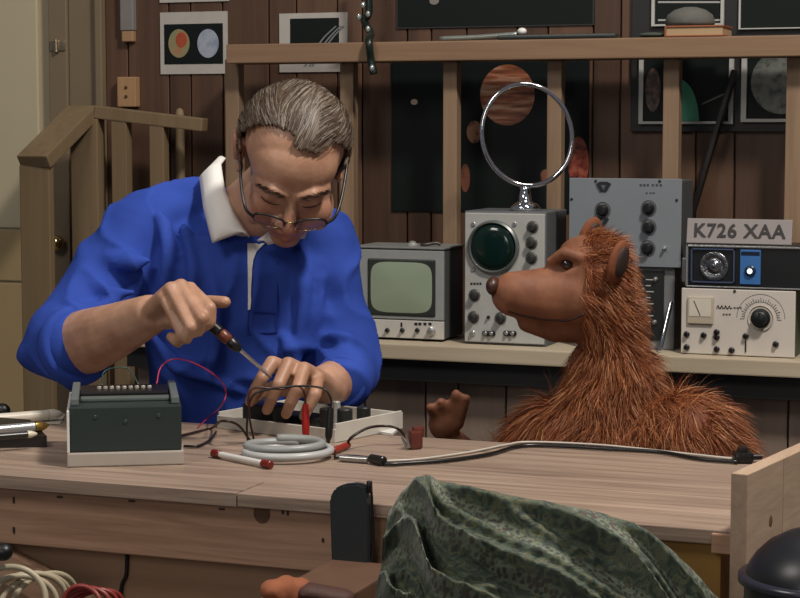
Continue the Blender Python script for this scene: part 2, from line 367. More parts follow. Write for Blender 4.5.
plate(bm, R0 + [on(678, 121, 1, YW - .0165)], (0, -.0008, 0)); obj('printed_crescent', bm, mat('3f8a6c', .6), t)
bm = NB(); a, b = on(702, 105, 1, YW - .0165), on(726, 94, 1, YW - .0165); plate(bm, [a, b, b + V((0, 0, .004)), a + V((0, 0, .004))], (0, -.0006, 0)); obj('printed_streak', bm, mat('55605c', .6), t)
p = on(653, 90, 1, YW - .0165); bm = NB(); disc(bm, p.x, YW - .0165, p.z, .018, .05); obj('printed_craft', bm, planet('1a1512', '4a3a30', '6a4a3a', 60, name='craft'), t)
t = picture('white framed picture of a speckled grey and green globe at the right edge', quad(743, 122, 830, 52, YW), .012)
p = on(782, 82, 1, YW - .0165); bm = NB(); disc(bm, p.x, YW - .0165, p.z, .07, .072); obj('printed_globe', bm, planet('2e3a2e', '5f625c', '6e706a', 40, name='grey_globe'), t)
t = picture('white framed dark picture with pale lines above the hat', quad(654, 26, 726, -60, YW), .007)
bm = NB()
for yy in (3, 21): a, b = on(658, yy, 1, YW - .0165), on(722, yy, 1, YW - .0165); plate(bm, [a, b, b + V((0, 0, .004)), a + V((0, 0, .004))], (0, -.0006, 0))
obj('printed_lines', bm, mat('9a9a96', .6), t)
t = picture('black picture with a pale edge at the top right corner', quad(741, 29, 830, -60, YW), .004)
bm = NB(); a = on(735, 70, 1, YW - .045); b = on(691, 218, 1, YW - .035); beam(bm, a, b, .02, .012)  # slanting wall shadow, modelled as a solid dark bar
tag(obj('shadow_bar', bm, mat('171413', .5), None), 'dark slanting bar standing in for a shadow on the panelling above the number plate', 'bar')
# dark cord hanging by the stud
bm = NB(); P_ = [on(366, -40, 1, YW - .09), on(369, 10, 1, YW - .088), on(364, 20, 1, YW - .088), on(371, 34, 1, YW - .09), on(369, 40, 1, YS - .07), on(371, 60, 1, YS - .066), on(374, 74, 1, YS - .066)]
t = thing('beaded_cord', 'dark green twisted cord with glassy beads hanging over the top rail', 'cord', P_[-1])
tube(bm, P_, .009, 8); obj('cord', bm, mat('16211b', .3), t, True)
for px_, py_ in ((359, 17), (368, 14), (368, 29), (363, 5), (372, 68)):
    bm = NB(); p = on(px_, py_, 1, YW - .1 if py_ < 36 else YS - .076); ell(bm, p, (V((1, 0, 0)), V((0, 1, 0)), BZ), (.006, .006, .008), 12, 8); obj('bead', bm, mat('aab3b3', .05, .6), t, True)

# things on the top rail
zr_ = zt
t = thing('metal_rod', 'thin grey rod with a bright white knob lying on the top rail', 'rod', on(522, 36, 1, YS - .03))
bm = NB(); pts = [V((on(440, 40, 1, YS - .03).x, YS - .03, zr_ + .006)), V((on(480, 40, 1, YS - .03).x, YS - .035, zr_ + .008)), V((on(519, 40, 1, YS - .03).x, YS - .04, zr_ + .013))]; tube(bm, pts, .006); obj('rod', bm, mat('8f958f', .3, .5), t, True)
bm = NB(); box(bm, on(500, 40, 1, YS - .03).x, on(618, 40, 1, YS - .03).x, YS - .054, YS - .015, zr_ + .0005, zr_ + .011, .004); obj('dark_bar', bm, mat('2b302e', .4), t)
bm = NB(); ell(bm, V((on(522, 32, 1, YS - .045).x, YS - .045, zr_ + .019)), (V((1, 0, 0)), V((0, 1, 0)), BZ), (.011, .009, .008)); obj('knob', bm, mat('d8d8d2', .15), t, True)
bx0, bx1 = on(667, 30, 1, YS - .03).x, on(726, 30, 1, YS - .03).x
t = thing('book', 'orange brown book lying flat under the grey hat on the rail', 'book', ((bx0 + bx1) / 2, YS - .01, zr_))
bm = NB(); box(bm, bx0, bx1, YS - .055, YS + .05, zr_ + .0005, zr_ + .004, .001); box(bm, bx0, bx1, YS - .055, YS + .05, zr_ + .021, zr_ + .0245, .001); box(bm, bx0, bx0 + .004, YS - .055, YS + .05, zr_ + .002, zr_ + .024, .001); obj('cover', bm, mat('8a4f30', .5), t)
bm = NB(); box(bm, bx0 + .003, bx1 - .003, YS - .052, YS + .047, zr_ + .004, zr_ + .021); obj('pages', bm, mat('a58a68', .7), t)
hx = on(690, 20, 1, YS).x
t = thing('hat', 'grey felt hat with a rounded crown resting on the book', 'hat', (hx, YS, zr_ + .025))
bm = NB(); lathe(bm, (hx, YS, zr_ + .0252), BZ, [(0, .052), (.008, .056), (.025, .05), (.036, .035), (.042, .015), (.043, .001)], 32); obj('crown', bm, mat('55544f', .85, 0, .2, 60, .3), t, True)
gx = on(655, 32, 1, YS).x
bm = NB(); ell(bm, (gx, YS - .03, zr_ + .0062), (V((1, 0, 0)), V((0, 1, 0)), BZ), (.03, .022, .006)); tag(obj('cloth_scrap', bm, mat('39443a', .9, 0, .2, 80, .3), None, True), 'small dark green cloth bundle left of the book on the rail', 'cloth')

# ------------------------------------------------------------------ instruments on the shelf
S0 = sz + .0005
def knob(parent, x, y, z, r, m=BLACK, h=.014, skirt=None, name='knob'):
    bm = NB(); pr = [(0, r * 1.25), (.003, r * 1.25), (.004, r), (h - .002, r * .92), (h, r * .75), (h + .0005, .0005)]
    lathe(bm, (x, y, z), (0, -1, 0), pr, 20); box(bm, x - r * .1, x + r * .1, y - h - .0015, y - h + .001, z, z + r * .75)
    o = obj(name, bm, m, parent, 40)
    if skirt:
        bm = NB(); rcyl(bm, (x, y + .0005, z), (x, y - .0015, z), r * 1.6); obj('knob_skirt', bm, skirt, o)
    return o
def marks(parent, y, items, m, name='lettering'):    # small printed strokes, unreadable in the photo
    bm = NB()
    for x0, x1, z0, z1 in items: box(bm, x0, x1, y - .0008, y, z0, z1)
    obj(name, bm, m, parent)
def P(px_, py_, y): return on(px_, py_, 1, y)
# --- small oscilloscope
y0 = 3.97
a, b = P(360, 338, y0), P(444, 250, y0); X0, X1, Z1 = a.x - .012, b.x, b.z
t = thing('oscilloscope', 'small grey oscilloscope with a pale green square screen', 'oscilloscope', ((X0 + X1) / 2, y0 + .06, S0))
bm = NB(); box(bm, X0 + .002, X1 - .001, y0 + .004, y0 + .135, S0 + .004, Z1 + .002, .004); obj('case', bm, mat('4b4e50', .5, 0, .1, 20), t)
for xx in (X0 + .02, X1 - .02):
    for yy in (y0 + .02, y0 + .115): bm = NB(); rcyl(bm, (xx, yy, S0), (xx, yy, S0 + .006), .008); obj('foot', bm, BLACK, t)
zs = P(400, 319, y0).z
bm = NB(); box(bm, X0, X1, y0 - .004, y0 + .006, zs, Z1 - .002, .002); obj('screen_surround', bm, mat('8d8f8d', .5), t)
bm = NB(); box(bm, X0, X1, y0 - .003, y0 + .006, S0 + .005, zs - .002, .002); obj('control_panel', bm, PANELG, t)
bm = NB(); box(bm, X0 - .002, X1 + .002, y0 - .006, y0 + .138, Z1, Z1 + .005, .002); obj('lid', bm, mat('727370', .5), t)
s0, s1 = P(371, 312, y0), P(434, 262, y0)
bm = NB(); box(bm, s0.x - .005, s1.x + .005, y0 - .007, y0 - .003, s0.z - .005, s1.z + .005, .003); obj('bezel', bm, mat('2c302c', .4), t)
def pillow(bm, x0, x1, z0, z1, y, bulge, e=5, n=40):
    R = []
    for f in (1, .93, .75, .5, .25, .04): R.append([V(((x0 + x1) / 2, y - bulge * (1 - f * f), (z0 + z1) / 2)) + V((p.x * f, 0, p.z * f)) for p in circ(V(), V((1, 0, 0)), BZ, (x1 - x0) / 2, (z1 - z0) / 2, n, e)])
    rings(bm, R)
bm = NB(); pillow(bm, s0.x, s1.x, s0.z, s1.z, y0 - .0068, .004); obj('screen', bm, mat('8d9a84', .15, 0, .05, 5, 0, .6), t, 40)
for px_ in (373, 388, 403, 418): knob(t, P(px_, 329, y0).x, y0 - .003, P(px_, 330, y0).z, .0042, h=.01)
k = P(432, 331, y0); knob(t, k.x, y0 - .003, k.z, .008, SILVER)
k = P(402, 325, y0); marks(t, y0 - .003, [(k.x - .002, k.x + .002, k.z - .004, k.z + .006)] + [(P(q, 324, y0).x, P(q + 3, 324, y0).x, P(q, 325, y0).z, P(q, 322.5, y0).z) for q in (415, 419, 424, 429)], DARK)
k = P(411, 248, y0 + .03); bm = NB(); lathe(bm, (k.x, y0 + .04, Z1 + .0052), BZ, [(0, .013), (.003, .013), (.006, .008), (.009, .008), (.011, .003)])
tag(obj('metal_disc', bm, mat('c9c9c4', .2, .6), None, 40), 'small bright metal disc lying on the small oscilloscope', 'disc')
bm = NB(); k = P(425, 246, y0 + .03); tube(bm, [(k.x - .012, y0 + .04, Z1 + .009), (k.x, y0 + .03, Z1 + .009), (k.x + .02, y0 + .045, Z1 + .012), (k.x + .03, y0 + .05, Z1 + .009)], .0038)
tag(obj('plug_lead', bm, mat('3a302a', .4), None, True), 'short dark lead lying on top of the small oscilloscope', 'lead')
# --- large oscilloscope
y0 = 3.96
a, b = P(465, 341, y0), P(545, 214, y0); X0, X1, Z1 = a.x, b.x, b.z
t = thing('oscilloscope', 'tall grey oscilloscope with a round dark green tube face', 'oscilloscope', ((X0 + X1) / 2, y0 + .08, S0))
bm = NB(); box(bm, X0 - .003, X1 + .003, y0 + .003, y0 + .16, S0, Z1 + .004, .003); obj('case', bm, mat('55585a', .5, 0, .1, 20), t)
bm = NB(); box(bm, X0, X1, y0 - .003, y0 + .005, S0 + .005, Z1, .002); obj('front_panel', bm, mat('a3a39e', .5), t)
k = P(494, 247, y0); R = (P(518, 247, y0).x - P(471, 247, y0).x) / 2
bm = NB(); lathe(bm, (k.x, y0 - .003, k.z), (0, -1, 0), [(0, R * 1.1), (.007, R * 1.08), (.010, R), (.006, R * .95), (.004, R * .94), (.004, .001)], 40); obj('tube_bezel', bm, mat('6c706e', .35, .5), t, 40)
bm = NB(); lathe(bm, (k.x, y0 - .007, k.z), (0, -1, 0), [(0, R * .94), (.003, R * .9), (.006, R * .6), (.007, .001)], 40); obj('tube_face', bm, mat('0e211b', .12, 0, .1, 10, 0, .6), t, True)
for px_, py_ in ((474, 224), (515, 224), (474, 269)):
    bm = NB(); k = P(px_, py_, y0); rcyl(bm, (k.x, y0 - .003, k.z), (k.x, y0 - .006, k.z), .005); obj('screw', bm, SILVER, t, 40)
for px_, py_ in ((533, 227), (532, 243), (532, 258), (475, 295), (474, 317), (501, 318)):
    k = P(px_, py_, y0); knob(t, k.x, y0 - .003, k.z, .0085, mat('2b2a28', .4), .016, mat('77756f', .4, .5))
k = P(489, 317, y0); knob(t, k.x, y0 - .003, k.z, .003, BLACK, .008)
k = P(473, 333, y0); knob(t, k.x, y0 - .003, k.z, .005, SILVER, .008, name='terminal')
for px_ in (490, 511):
    k = P(px_, 333, y0); bm = NB(); box(bm, k.x - .016, k.x + .014, y0 - .008, y0 - .002, k.z - .006, k.z + .005, .004); obj('terminal_strip', bm, BLACK, t)
    for dx in (-.008, .006): bm = NB(); rcyl(bm, (k.x + dx, y0 - .006, k.z), (k.x + dx, y0 - .012, k.z), .004); obj('terminal', bm, SILVER, t, 40)
marks(t, y0 - .003, [(P(q, 283, y0).x, P(q + 2, 283, y0).x, P(q, 284.5, y0).z, P(q, 282.5, y0).z) for q in (471, 474, 477, 480)], DARK)
ztop = Z1 + .0045
# --- chrome ring on its foot
k = P(525, 209, y0 + .06); rc = P(527, 135, y0 + .06); rx = (P(571, 135, y0 + .06) - P(483, 135, y0 + .06)).length / 2 * 1.0; rz = P(527, 84, y0 + .06).z - rc.z
t = thing('ring_stand', 'chrome hoop on a flared foot standing on the tall oscilloscope', 'ring stand', (k.x, y0 + .06, ztop))
bm = NB(); lathe(bm, (k.x, y0 + .06, ztop), BZ, [(0, .032), (.006, .034), (.014, .027), (.02, .015), (.045, .011), (rc.z - rz - ztop - .002, .013)], 28); obj('foot', bm, CHROME, t, True)
bm = NB(); A = (BX * 1).normalized(); torus(bm, (rc.x, y0 + .06, rc.z), A, (BZ * .998 + BX * -.06).normalized(), rx * .98, rz, .0055, 80, 10); obj('hoop', bm, CHROME, t, True)
# --- dark instrument with grey panel above it
y0 = 4.0
a, b = P(632, 348, y0), P(675, 266, y0); X0, X1, Z1 = P(575, 340, y0).x, b.x, P(650, 267, y0).z
t = thing('tuner', 'dark instrument with a slide scale partly hidden behind the furry puppet', 'instrument', ((X0 + X1) / 2, y0 + .07, S0))
bm = NB(); box(bm, X0, X1, y0, y0 + .14, S0, Z1, .003); obj('case', bm, mat('6c6e6e', .5), t)
bm = NB(); box(bm, X0 + .01, P(664, 300, y0).x, y0 - .003, y0 + .002, S0 + .02, Z1 - .006, .001); obj('scale_panel', bm, mat('1c1f1f', .4), t)
bm = NB(); q0, q1 = P(645, 312, y0), P(656, 298, y0)
for i in range(8):
    z = P(650, 280 + i * 6, y0).z; box(bm, P(646, 300, y0).x, P(646 + (5 if i % 2 else 8), 300, y0).x, y0 - .004, y0 - .0025, z, z + .002)
obj('scale_marks', bm, mat('b0b0aa', .5), t)
for px_, py_ in ((643, 290), (656, 279), (655, 322)):
    k = P(px_, py_, y0); knob(t, k.x, y0 - .003, k.z, .004, SILVER, .008)
zt2 = Z1 + .0006
y0 = 3.99
a, b = P(569, 266, y0), P(682, 179, y0)
t = thing('rack_instrument', 'blue grey instrument with black knobs on top of the dark instrument', 'instrument', ((a.x + b.x) / 2, y0 + .07, zt2))
bm = NB(); box(bm, a.x + .004, b.x - .004, y0 + .004, y0 + .13, zt2, b.z - .004, .003); obj('case', bm, mat('474a4d', .5), t)
bm = NB(); box(bm, a.x, b.x, y0 - .002, y0 + .004, zt2 + .0005, b.z, .001); obj('front_panel', bm, mat('74797e', .45, 0, .1, 12), t)
for px_, py_, r in ((603, 210, .011), (649, 208, .0105), (649, 227, .0105), (648, 248, .0105)):
    k = P(px_, py_, y0); knob(t, k.x, y0 - .002, k.z, r, mat('141516', .35), .016, mat('54585b', .5))
k = P(665, 248, y0); knob(t, k.x, y0 - .002, k.z, .0035, SILVER, .012, name='toggle_switch')
for cx_, cy_ in ((604, 186), (602, 221)):
    k = P(cx_, cy_, y0); bm = NB(); s = .0165
    plate(bm, [V((k.x - s, y0 - .002, k.z + .005)), V((k.x - s * .5, y0 - .002, k.z + .0095)), V((k.x + s * .5, y0 - .002, k.z + .0095)), V((k.x + s, y0 - .002, k.z + .005)), V((k.x + s * .45, y0 - .002, k.z - .011)), V((k.x - s * .45, y0 - .002, k.z - .011))], (0, -.003, 0)); o = obj('dial_window', bm, mat('24282a', .3), t)
    bm = NB(); plate(bm, [V((k.x - s * .35, y0 - .0052, k.z + .002)), V((k.x + s * .35, y0 - .0052, k.z + .002)), V((k.x, y0 - .0052, k.z - .008))], (0, -.0006, 0)); obj('dial_pointer', bm, mat('53585a', .4), o)
for px_, py_ in ((572, 199), (596, 181), (660, 181), (677, 200)):
    bm = NB(); k = P(px_, py_, y0); rcyl(bm, (k.x, y0 - .002, k.z), (k.x, y0 - .004, k.z), .003, 10); obj('screw', bm, DARK, t)
marks(t, y0 - .002, [(P(q, 185, y0).x, P(q + 2.2, 185, y0).x, P(q, 186, y0).z, P(q, 184, y0).z) for q in (640, 643.5, 647, 652, 656, 660)] + [(P(q, 193, y0).x, P(q + 2, 193, y0).x, P(q, 193.5, y0).z, P(q, 192.3, y0).z) for q in (646, 650, 653)], mat('3a3d40', .5))
bm = NB(); cyl(bm, P(660, 348, 3.95) * 1, P(671, 302, 3.965), .004); k = P(660, 348, 3.95)
bm2 = NB(); a_ = V((P(660, 349, 3.95).x, 3.95, S0 + .004)); b_ = P(671, 303, 3.985); bm.free(); cap(bm2, a_, b_, .0045, .0045)
tag(obj('chrome_rod', bm2, CHROME, None, True), 'slim chrome rod leaning on the dark instrument beside the cream meter', 'rod')
# --- cream instrument
y0 = 3.95
a, b = P(681, 356, y0), P(796, 287, y0); X0, X1, Z1 = a.x, b.x, P(690, 288, y0).z
t = thing('signal_generator', 'cream test instrument with a meter and one large dial below the dark radio', 'instrument', ((X0 + X1) / 2, y0 + .07, S0))
bm = NB(); box(bm, X0 + .002, X1 - .002, y0 + .004, y0 + .15, S0, Z1 - .001, .003); obj('case', bm, mat('3c4a3a', .5), t)
bm = NB(); box(bm, X0, X1, y0 - .003, y0 + .004, S0 + .001, Z1, .002); obj('front_panel', bm, mat('c2bab0', .5, 0, .05), t)
q0, q1 = P(688, 323, y0), P(714, 297, y0)
bm = NB(); box(bm, q0.x, q1.x, y0 - .009, y0 - .003, q0.z, q1.z, .002); mt = obj('meter', bm, mat('b0a490', .3), t)
bm = NB(); box(bm, q0.x + .004, q1.x - .004, y0 - .0098, y0 - .009, q0.z + .016, q1.z - .004); obj('meter_scale', bm, mat('cbc3b4', .3), mt)
bm = NB(); cyl(bm, (q0.x + .028, y0 - .0102, q0.z + .018), (q0.x + .014, y0 - .0102, q1.z - .008), .0008, n=6); obj('meter_needle', bm, DARK, mt)
k = P(761, 318, y0); knob(t, k.x, y0 - .003, k.z, .0165, mat('15191a', .4), .02, mat('b9b1a4', .5), 'dial_knob')
bm = NB()
for i in range(25):
    th = PI * (-.02 + 1.04 * i / 24)
    for r0, r1 in ((.034, .040 if i % 3 else .043),):
        p0, p1 = V((k.x + r0 * math.cos(th), y0 - .0035, k.z + r0 * math.sin(th))), V((k.x + r1 * math.cos(th), y0 - .0035, k.z + r1 * math.sin(th))); cyl(bm, p0, p1, .0006, n=5)
for i in range(30):
    t0, t1 = PI * i / 30, PI * (i + 1) / 30
    for r0 in (.034, .05): cyl(bm, (k.x + r0 * math.cos(t0), y0 - .0033, k.z + r0 * math.sin(t0)), (k.x + r0 * math.cos(t1), y0 - .0033, k.z + r0 * math.sin(t1)), .0005, n=5)
obj('dial_scale', bm, mat('5a544c', .5), t)
for px_, py_ in ((687, 334), (687, 347), (704, 335), (717, 332), (717, 337), (717, 349), (732, 350), (746, 336), (776, 344)):
    k = P(px_, py_, y0); knob(t, k.x, y0 - .003, k.z, .0052, BLACK, .009)
k = P(746, 346, y0); bm = NB(); box(bm, k.x - .0012, k.x + .0012, y0 - .005, y0 - .003, k.z - .012, k.z + .012); obj('slot', bm, BLACK, t)
bm = NB(); k0, k1 = P(717, 307, y0), P(729, 307, y0)
for i in range(4):
    xx = k0.x + i * .008; tube(bm, [(xx, y0 - .0035, k0.z - .003), (xx + .003, y0 - .0035, k0.z + .004), (xx + .005, y0 - .0035, k0.z - .002), (xx + .009, y0 - .0035, k0.z)], .0009, 6, 4)
obj('lettering', bm, DARK, t)
marks(t, y0 - .003, [(P(q, 314, y0).x, P(q + 2, 314, y0).x, P(q, 315, y0).z, P(q, 313.4, y0).z) for q in (723, 726, 729)] + [(P(q, 307.5, y0).x, P(q + 2, 307, y0).x, P(q, 308.5, y0).z, P(q, 306.8, y0).z) for q in (734, 737, 740)], mat('5a544c', .5))
bm = NB(); k = P(735, 291, y0); rcyl(bm, (k.x, y0 - .003, k.z), (k.x, y0 - .005, k.z), .003, 10); obj('screw', bm, DARK, t)
zc = Z1 + .0006
# --- dark radio with round speaker
a, b = P(686, 287, y0), P(815, 245, y0); X0, X1, Z1 = a.x, b.x, P(700, 244, y0).z
t = thing('radio', 'black radio with a chrome framed speaker and a blue lit dial', 'radio', ((X0 + X1) / 2, y0 + .06, zc))
bm = NB(); box(bm, X0, X1, y0 + .002, y0 + .13, zc, Z1, .006); obj('case', bm, mat('111416', .35), t)
bm = NB(); f = .003
for q in ((X0 - .001, X1, Z1 - .006, Z1 - .002), (X0 - .001, X1, zc + .002, zc + .005), (X0 - .001, X0 + .004, zc + .002, Z1 - .002)): box(bm, q[0], q[1], y0 - .003, y0 + .004, q[2], q[3], .001)
obj('trim', bm, mat('a9a9a8', .25, .7), t)
bm = NB(); box(bm, X0 - .012, X0 - .002, y0 + .01, y0 + .06, zc + .01, Z1 - .03, .003); obj('side_bracket', bm, mat('85868a', .4, .5), t)
q0, q1 = P(691, 282, y0), P(735, 249, y0)
bm = NB()
for q in ((q0.x, q1.x, q1.z - .0025, q1.z), (q0.x, q1.x, q0.z, q0.z + .0025), (q0.x, q0.x + .0025, q0.z, q1.z), (q1.x - .0025, q1.x, q0.z, q1.z)): box(bm, q[0], q[1], y0 - .004, y0 + .003, q[2], q[3])
obj('speaker_frame', bm, mat('4c5878', .3, .3), t)
k = P(714, 266, y0); bm = NB(); lathe(bm, (k.x, y0 + .003, k.z), (0, -1, 0), [(0, .031), (.004, .031), (.006, .028), (.002, .02), (.0015, .012), (.006, .010), (.009, .002)], 32); obj('speaker_cone', bm, mat('8a8d90', .18, .9, .3, 60, .6), t, True)
q0, q1 = P(740, 284, y0), P(761, 250, y0); bm = NB(); box(bm, q0.x, q1.x, y0 - .003, y0 + .003, q0.z, q1.z, .001); bp = obj('blue_dial', bm, mat('35639a', .3, 0, .1, 20, 0, .5, 0, .10), t)
bm = NB(); box(bm, q0.x + .002, q1.x - .002, y0 - .0035, y0 - .002, q1.z - .012, q1.z - .004); obj('dial_band', bm, mat('101c30', .3), bp)
k = P(750.5, 271, y0); bm = NB(); lathe(bm, (k.x, y0 - .003, k.z), (0, -1, 0), [(0, .012), (.004, .0115), (.006, .009), (.006, .001)]); obj('dial_ring', bm, mat('15283f', .3), bp, 40)
bm = NB(); ell(bm, (k.x, y0 - .0095, k.z), (V((1, 0, 0)), V((0, 1, 0)), BZ), (.0055, .003, .0055), 12, 8); obj('dial_lamp', bm, mat('eaf2f5', .2, 0, .02, 10, 0, .5, 0, 1.6), bp, True)
zp = Z1 + .0006
# --- number plate
q0, q1 = P(685, 246, y0), P(791, 220, y0)
t = thing('number_plate', 'grey plate reading K726 XAA propped on the black radio', 'number plate', ((q0.x + q1.x) / 2, y0 + .02, zp))
M = Matrix.Translation(V((0, y0 + .012, zp))) @ Matrix.Rotation(math.radians(-10), 4, 'X'); hgt = q1.z - zp
bm = NB(); box(bm, q0.x, q1.x, 0, .004, .0008, hgt, .001, M); obj('plate', bm, mat('8c8482', .5, 0, .05), t)
bm = text_bm('K726 XAA', .040, M @ V(((q0.x + q1.x) / 2, -.0012, hgt * .5)), V((1, 0, 0)), (M.to_3x3() @ BZ), .0008, 1.1); obj('lettering', bm, mat('2c2928', .5), t)
bm = NB(); box(bm, q0.x + .06, q1.x - .06, .0045, .014, .0006, .03, .002, M); obj('prop', bm, mat('55504e', .6), t)

# ------------------------------------------------------------------ workbench
ZB, YB0, YB1, XB1 = .85, 2.37, 2.915, -.462
wb = thing('workbench', 'rough pine workbench with a deep front board and plank top', 'workbench', (-1.4, 2.64, 0))
XJT = on(237, 490, 1, YB0).x; bm = NB(); ys = [YB0, 2.46, 2.585, 2.70, 2.815, YB1]
for i in range(5):
    if i == 0:
        plate(bm, [V(p) for p in ((-2.6, YB0, ZB - .019), (XJT - .0015, YB0, ZB - .019), (XJT - .0015, YB0, ZB), (-2.6, YB0, ZB))], (0, ys[1] - YB0 - .001, 0))
        box(bm, XJT, XB1 + .004, YB0, ys[1] - .001, ZB - .019, ZB, .0015)
    else: box(bm, -2.6, XB1 - (.0, .006, .0, .004, .002)[i], ys[i], ys[i + 1] - .001, ZB - .019, ZB, .0015)
obj('plank_top', bm, W_TOP, wb)
bm = NB(); box(bm, -2.6, XB1 - .165, YB0 + .014, YB0 + .04, ZB - .105, ZB - .0195, .002); ap = obj('front_board', bm, W_APRON, wb)
bm = NB()
for px_, py_, s, ln in ((14, 500, 1, 7), (14, 530, 1, 7), (60, 497, 0, 7), (132, 501, 0, 8), (222, 509, 0, 7), (283, 512, 1, 5), (288, 513, 1, 5), (323, 540, 1, 4)):
    p = on(px_, py_, 1, YB0 + .014); h = ln * .0013 / 2
    if s: box(bm, p.x - .0016, p.x + .0016, YB0 + .0125, YB0 + .015, p.z - h, p.z + h)
    else: box(bm, p.x - h, p.x + h, YB0 + .0125, YB0 + .015, p.z - .0014, p.z + .0014)
obj('nail', bm, mat('33241a', .6), ap)
p = on(262, 513, 1, YB0 + .014); bm = NB(); disc(bm, p.x, YB0 + .0141, p.z, .013, .015, th=.0006); obj('knot', bm, mat('5a3d28', .6, 0, .4, 90), ap)
for x_ in (-2.5, XB1 - .075):
    for y_ in (YB0 + .041, YB1 - .08): bm = NB(); box(bm, x_, x_ + .06, y_, y_ + .06, 0, ZB - .0195, .002); obj('leg', bm, wood('leg_pine', 'a3845a', '8a6a42', 2), wb)
bm = NB(); box(bm, -2.44, XB1 - .08, 2.432, 2.45, .12, ZB - .028); obj('inner_panel', bm, wood('inner_ply', 'b08f74', '98775c', 0, 30, .6, .02), wb)
bm = NB(); box(bm, XB1 - .164, XB1 - .012, YB0 + .012, YB0 + .035, ZB - .1, ZB - .0195, .001); obj('end_block', bm, mat('a07a3c', .6), wb)
bm = NB(); box(bm, XB1 - .022, XB1 + .006, YB0 - .003, YB0 + .03, ZB - .03, ZB - .004, .002); obj('corner_cleat', bm, W_APRON, wb)
bm = NB(); a, b = on(-30, 545, 1, YB0 + .028), on(200, 672, 1, YB0 + .028); beam(bm, a, b, .02, .05); obj('diagonal_brace', bm, W_APRON, wb)
bm = NB(); tube(bm, [on(127, 555, 1, 2.428), on(126, 575, 1, 2.428), on(121, 590, 1, 2.428), on(118, 640, 1, 2.428)], .003); tag(obj('hanging_wire', bm, DARK, None, True), 'thin dark wire hanging down under the front board of the bench', 'wire')

# pale board at the right end
zt_ = .934; A, B = on(731, 473, 2, zt_), on(800, 442.5, 2, zt_)
d = (B - A); d.z = 0; d.normalize(); nrm = V((d.y, -d.x, 0)); 
t = thing('end_board', 'pale pine board standing on edge at the right end of the bench', 'board', A + d * .3 - BZ * zt_)
M = Matrix((d, nrm, BZ)).transposed().to_4x4(); M.translation = V((A.x, A.y, 0))
bm = NB()
for i, (u0, u1) in enumerate(((0, .1335), (.1345, .2265), (.2275, .62))): box(bm, u0, u1, 0, .022, 0, zt_, .0012, M)
obj('planks', bm, W_PALE, t)
bm = NB()
ell(bm, M @ V((.087, .0218, .86)), (d, nrm, BZ), (.007, .0012, .008), 14, 8); obj('knot', bm, mat('6a4a30', .6, 0, .4, 120), t)

# ------------------------------------------------------------------ things on and by the bench
ZT = ZB + .0005
MC = Matrix((BX, BY, BZ)).transposed().to_4x4()        # facing the camera side
def cm(p, rz=0): M = MC @ Matrix.Rotation(rz, 4, 'Z'); M.translation = V(p); return M
# terminal box
p = on(126, 466, 2, ZT); k = 2.87 / 1900
t = thing('terminal_box', 'dark green metal box on a white base with a strip of bright terminals on top', 'terminal box', p); M = cm(p, .15)
bw = 57 * (CAM - p).length / 1900
bm = NB(); box(bm, -bw, bw, 0, .215, 0, .021, .002, M); obj('base', bm, mat('a59c92', .5), t)
bm = NB(); box(bm, -bw, -bw + .004, .002, .212, .0215, .085, .001, M); obj('side_plate', bm, mat('d8d6d0', .4), t)
bm = NB(); box(bm, -bw + .0045, bw - .003, .006, .205, 0.0215, .091, .003, M); obj('case', bm, mat('25302e', .45, 0, .1, 20), t)
for s in (-1, 1):
    bm = NB(); x_ = s * (bw - .012); box(bm, x_ - .006, x_ + .006, .012, .2, .0915, .103, .002, M); obj('side_rail', bm, mat('6d7571', .4, .3), t)
bm = NB(); box(bm, -bw + .02, bw - .02, .05, .07, .0915, .098, .002, M); obj('bar', bm, mat('77807c', .3, .5), t)
bm = NB(); box(bm, -bw + .02, bw - .02, .09, .18, .0915, .100, .002, M); o = obj('terminal_strip', bm, mat('0e0f0f', .4), t)
for i in range(9):
    bm = NB(); x_ = -bw + .048 + i * .0098; rcyl(bm, M @ V((x_, .13, .100)), M @ V((x_, .13, .1045)), .0034, 12); obj('terminal', bm, mat('d8d0c4', .25, .5), o, 40)
for x_ in (-.045, .0, .05):
    bm = NB(); rcyl(bm, M @ V((x_, .0065, .075 - (.008 if x_ == 0 else 0))), M @ V((x_, .0045, .075 - (.008 if x_ == 0 else 0))), .003, 12); obj('screw', bm, mat('4c5654', .3, .5), t)
bm = NB(); tube(bm, [M @ V((-.035, .13, .106)), c(104, 372, 3.0), c(118, 367.5, 3.0), c(130, 370, 3.0), M @ V((.022, .13, .106))], .0012, 6); tag(obj('jumper_wire', bm, mat('2c4540', .4), None, True), 'thin dark green wire arching over the terminal box', 'wire')
bm = NB(); tube(bm, [M @ V((.05, .13, .106)), c(161, 367, 3.0), c(175, 359, 3.0), c(196, 364, 3.02), c(218, 378, 3.05), c(226, 392, 3.07), c(221, 406, 3.08), on(208, 418, 2, ZT + .002), on(198, 427, 2, ZT + .002)], .0012, 6); tag(obj('test_wire', bm, mat('a8244a', .4), None, True), 'thin crimson wire looping from the terminal box to the tray', 'wire')
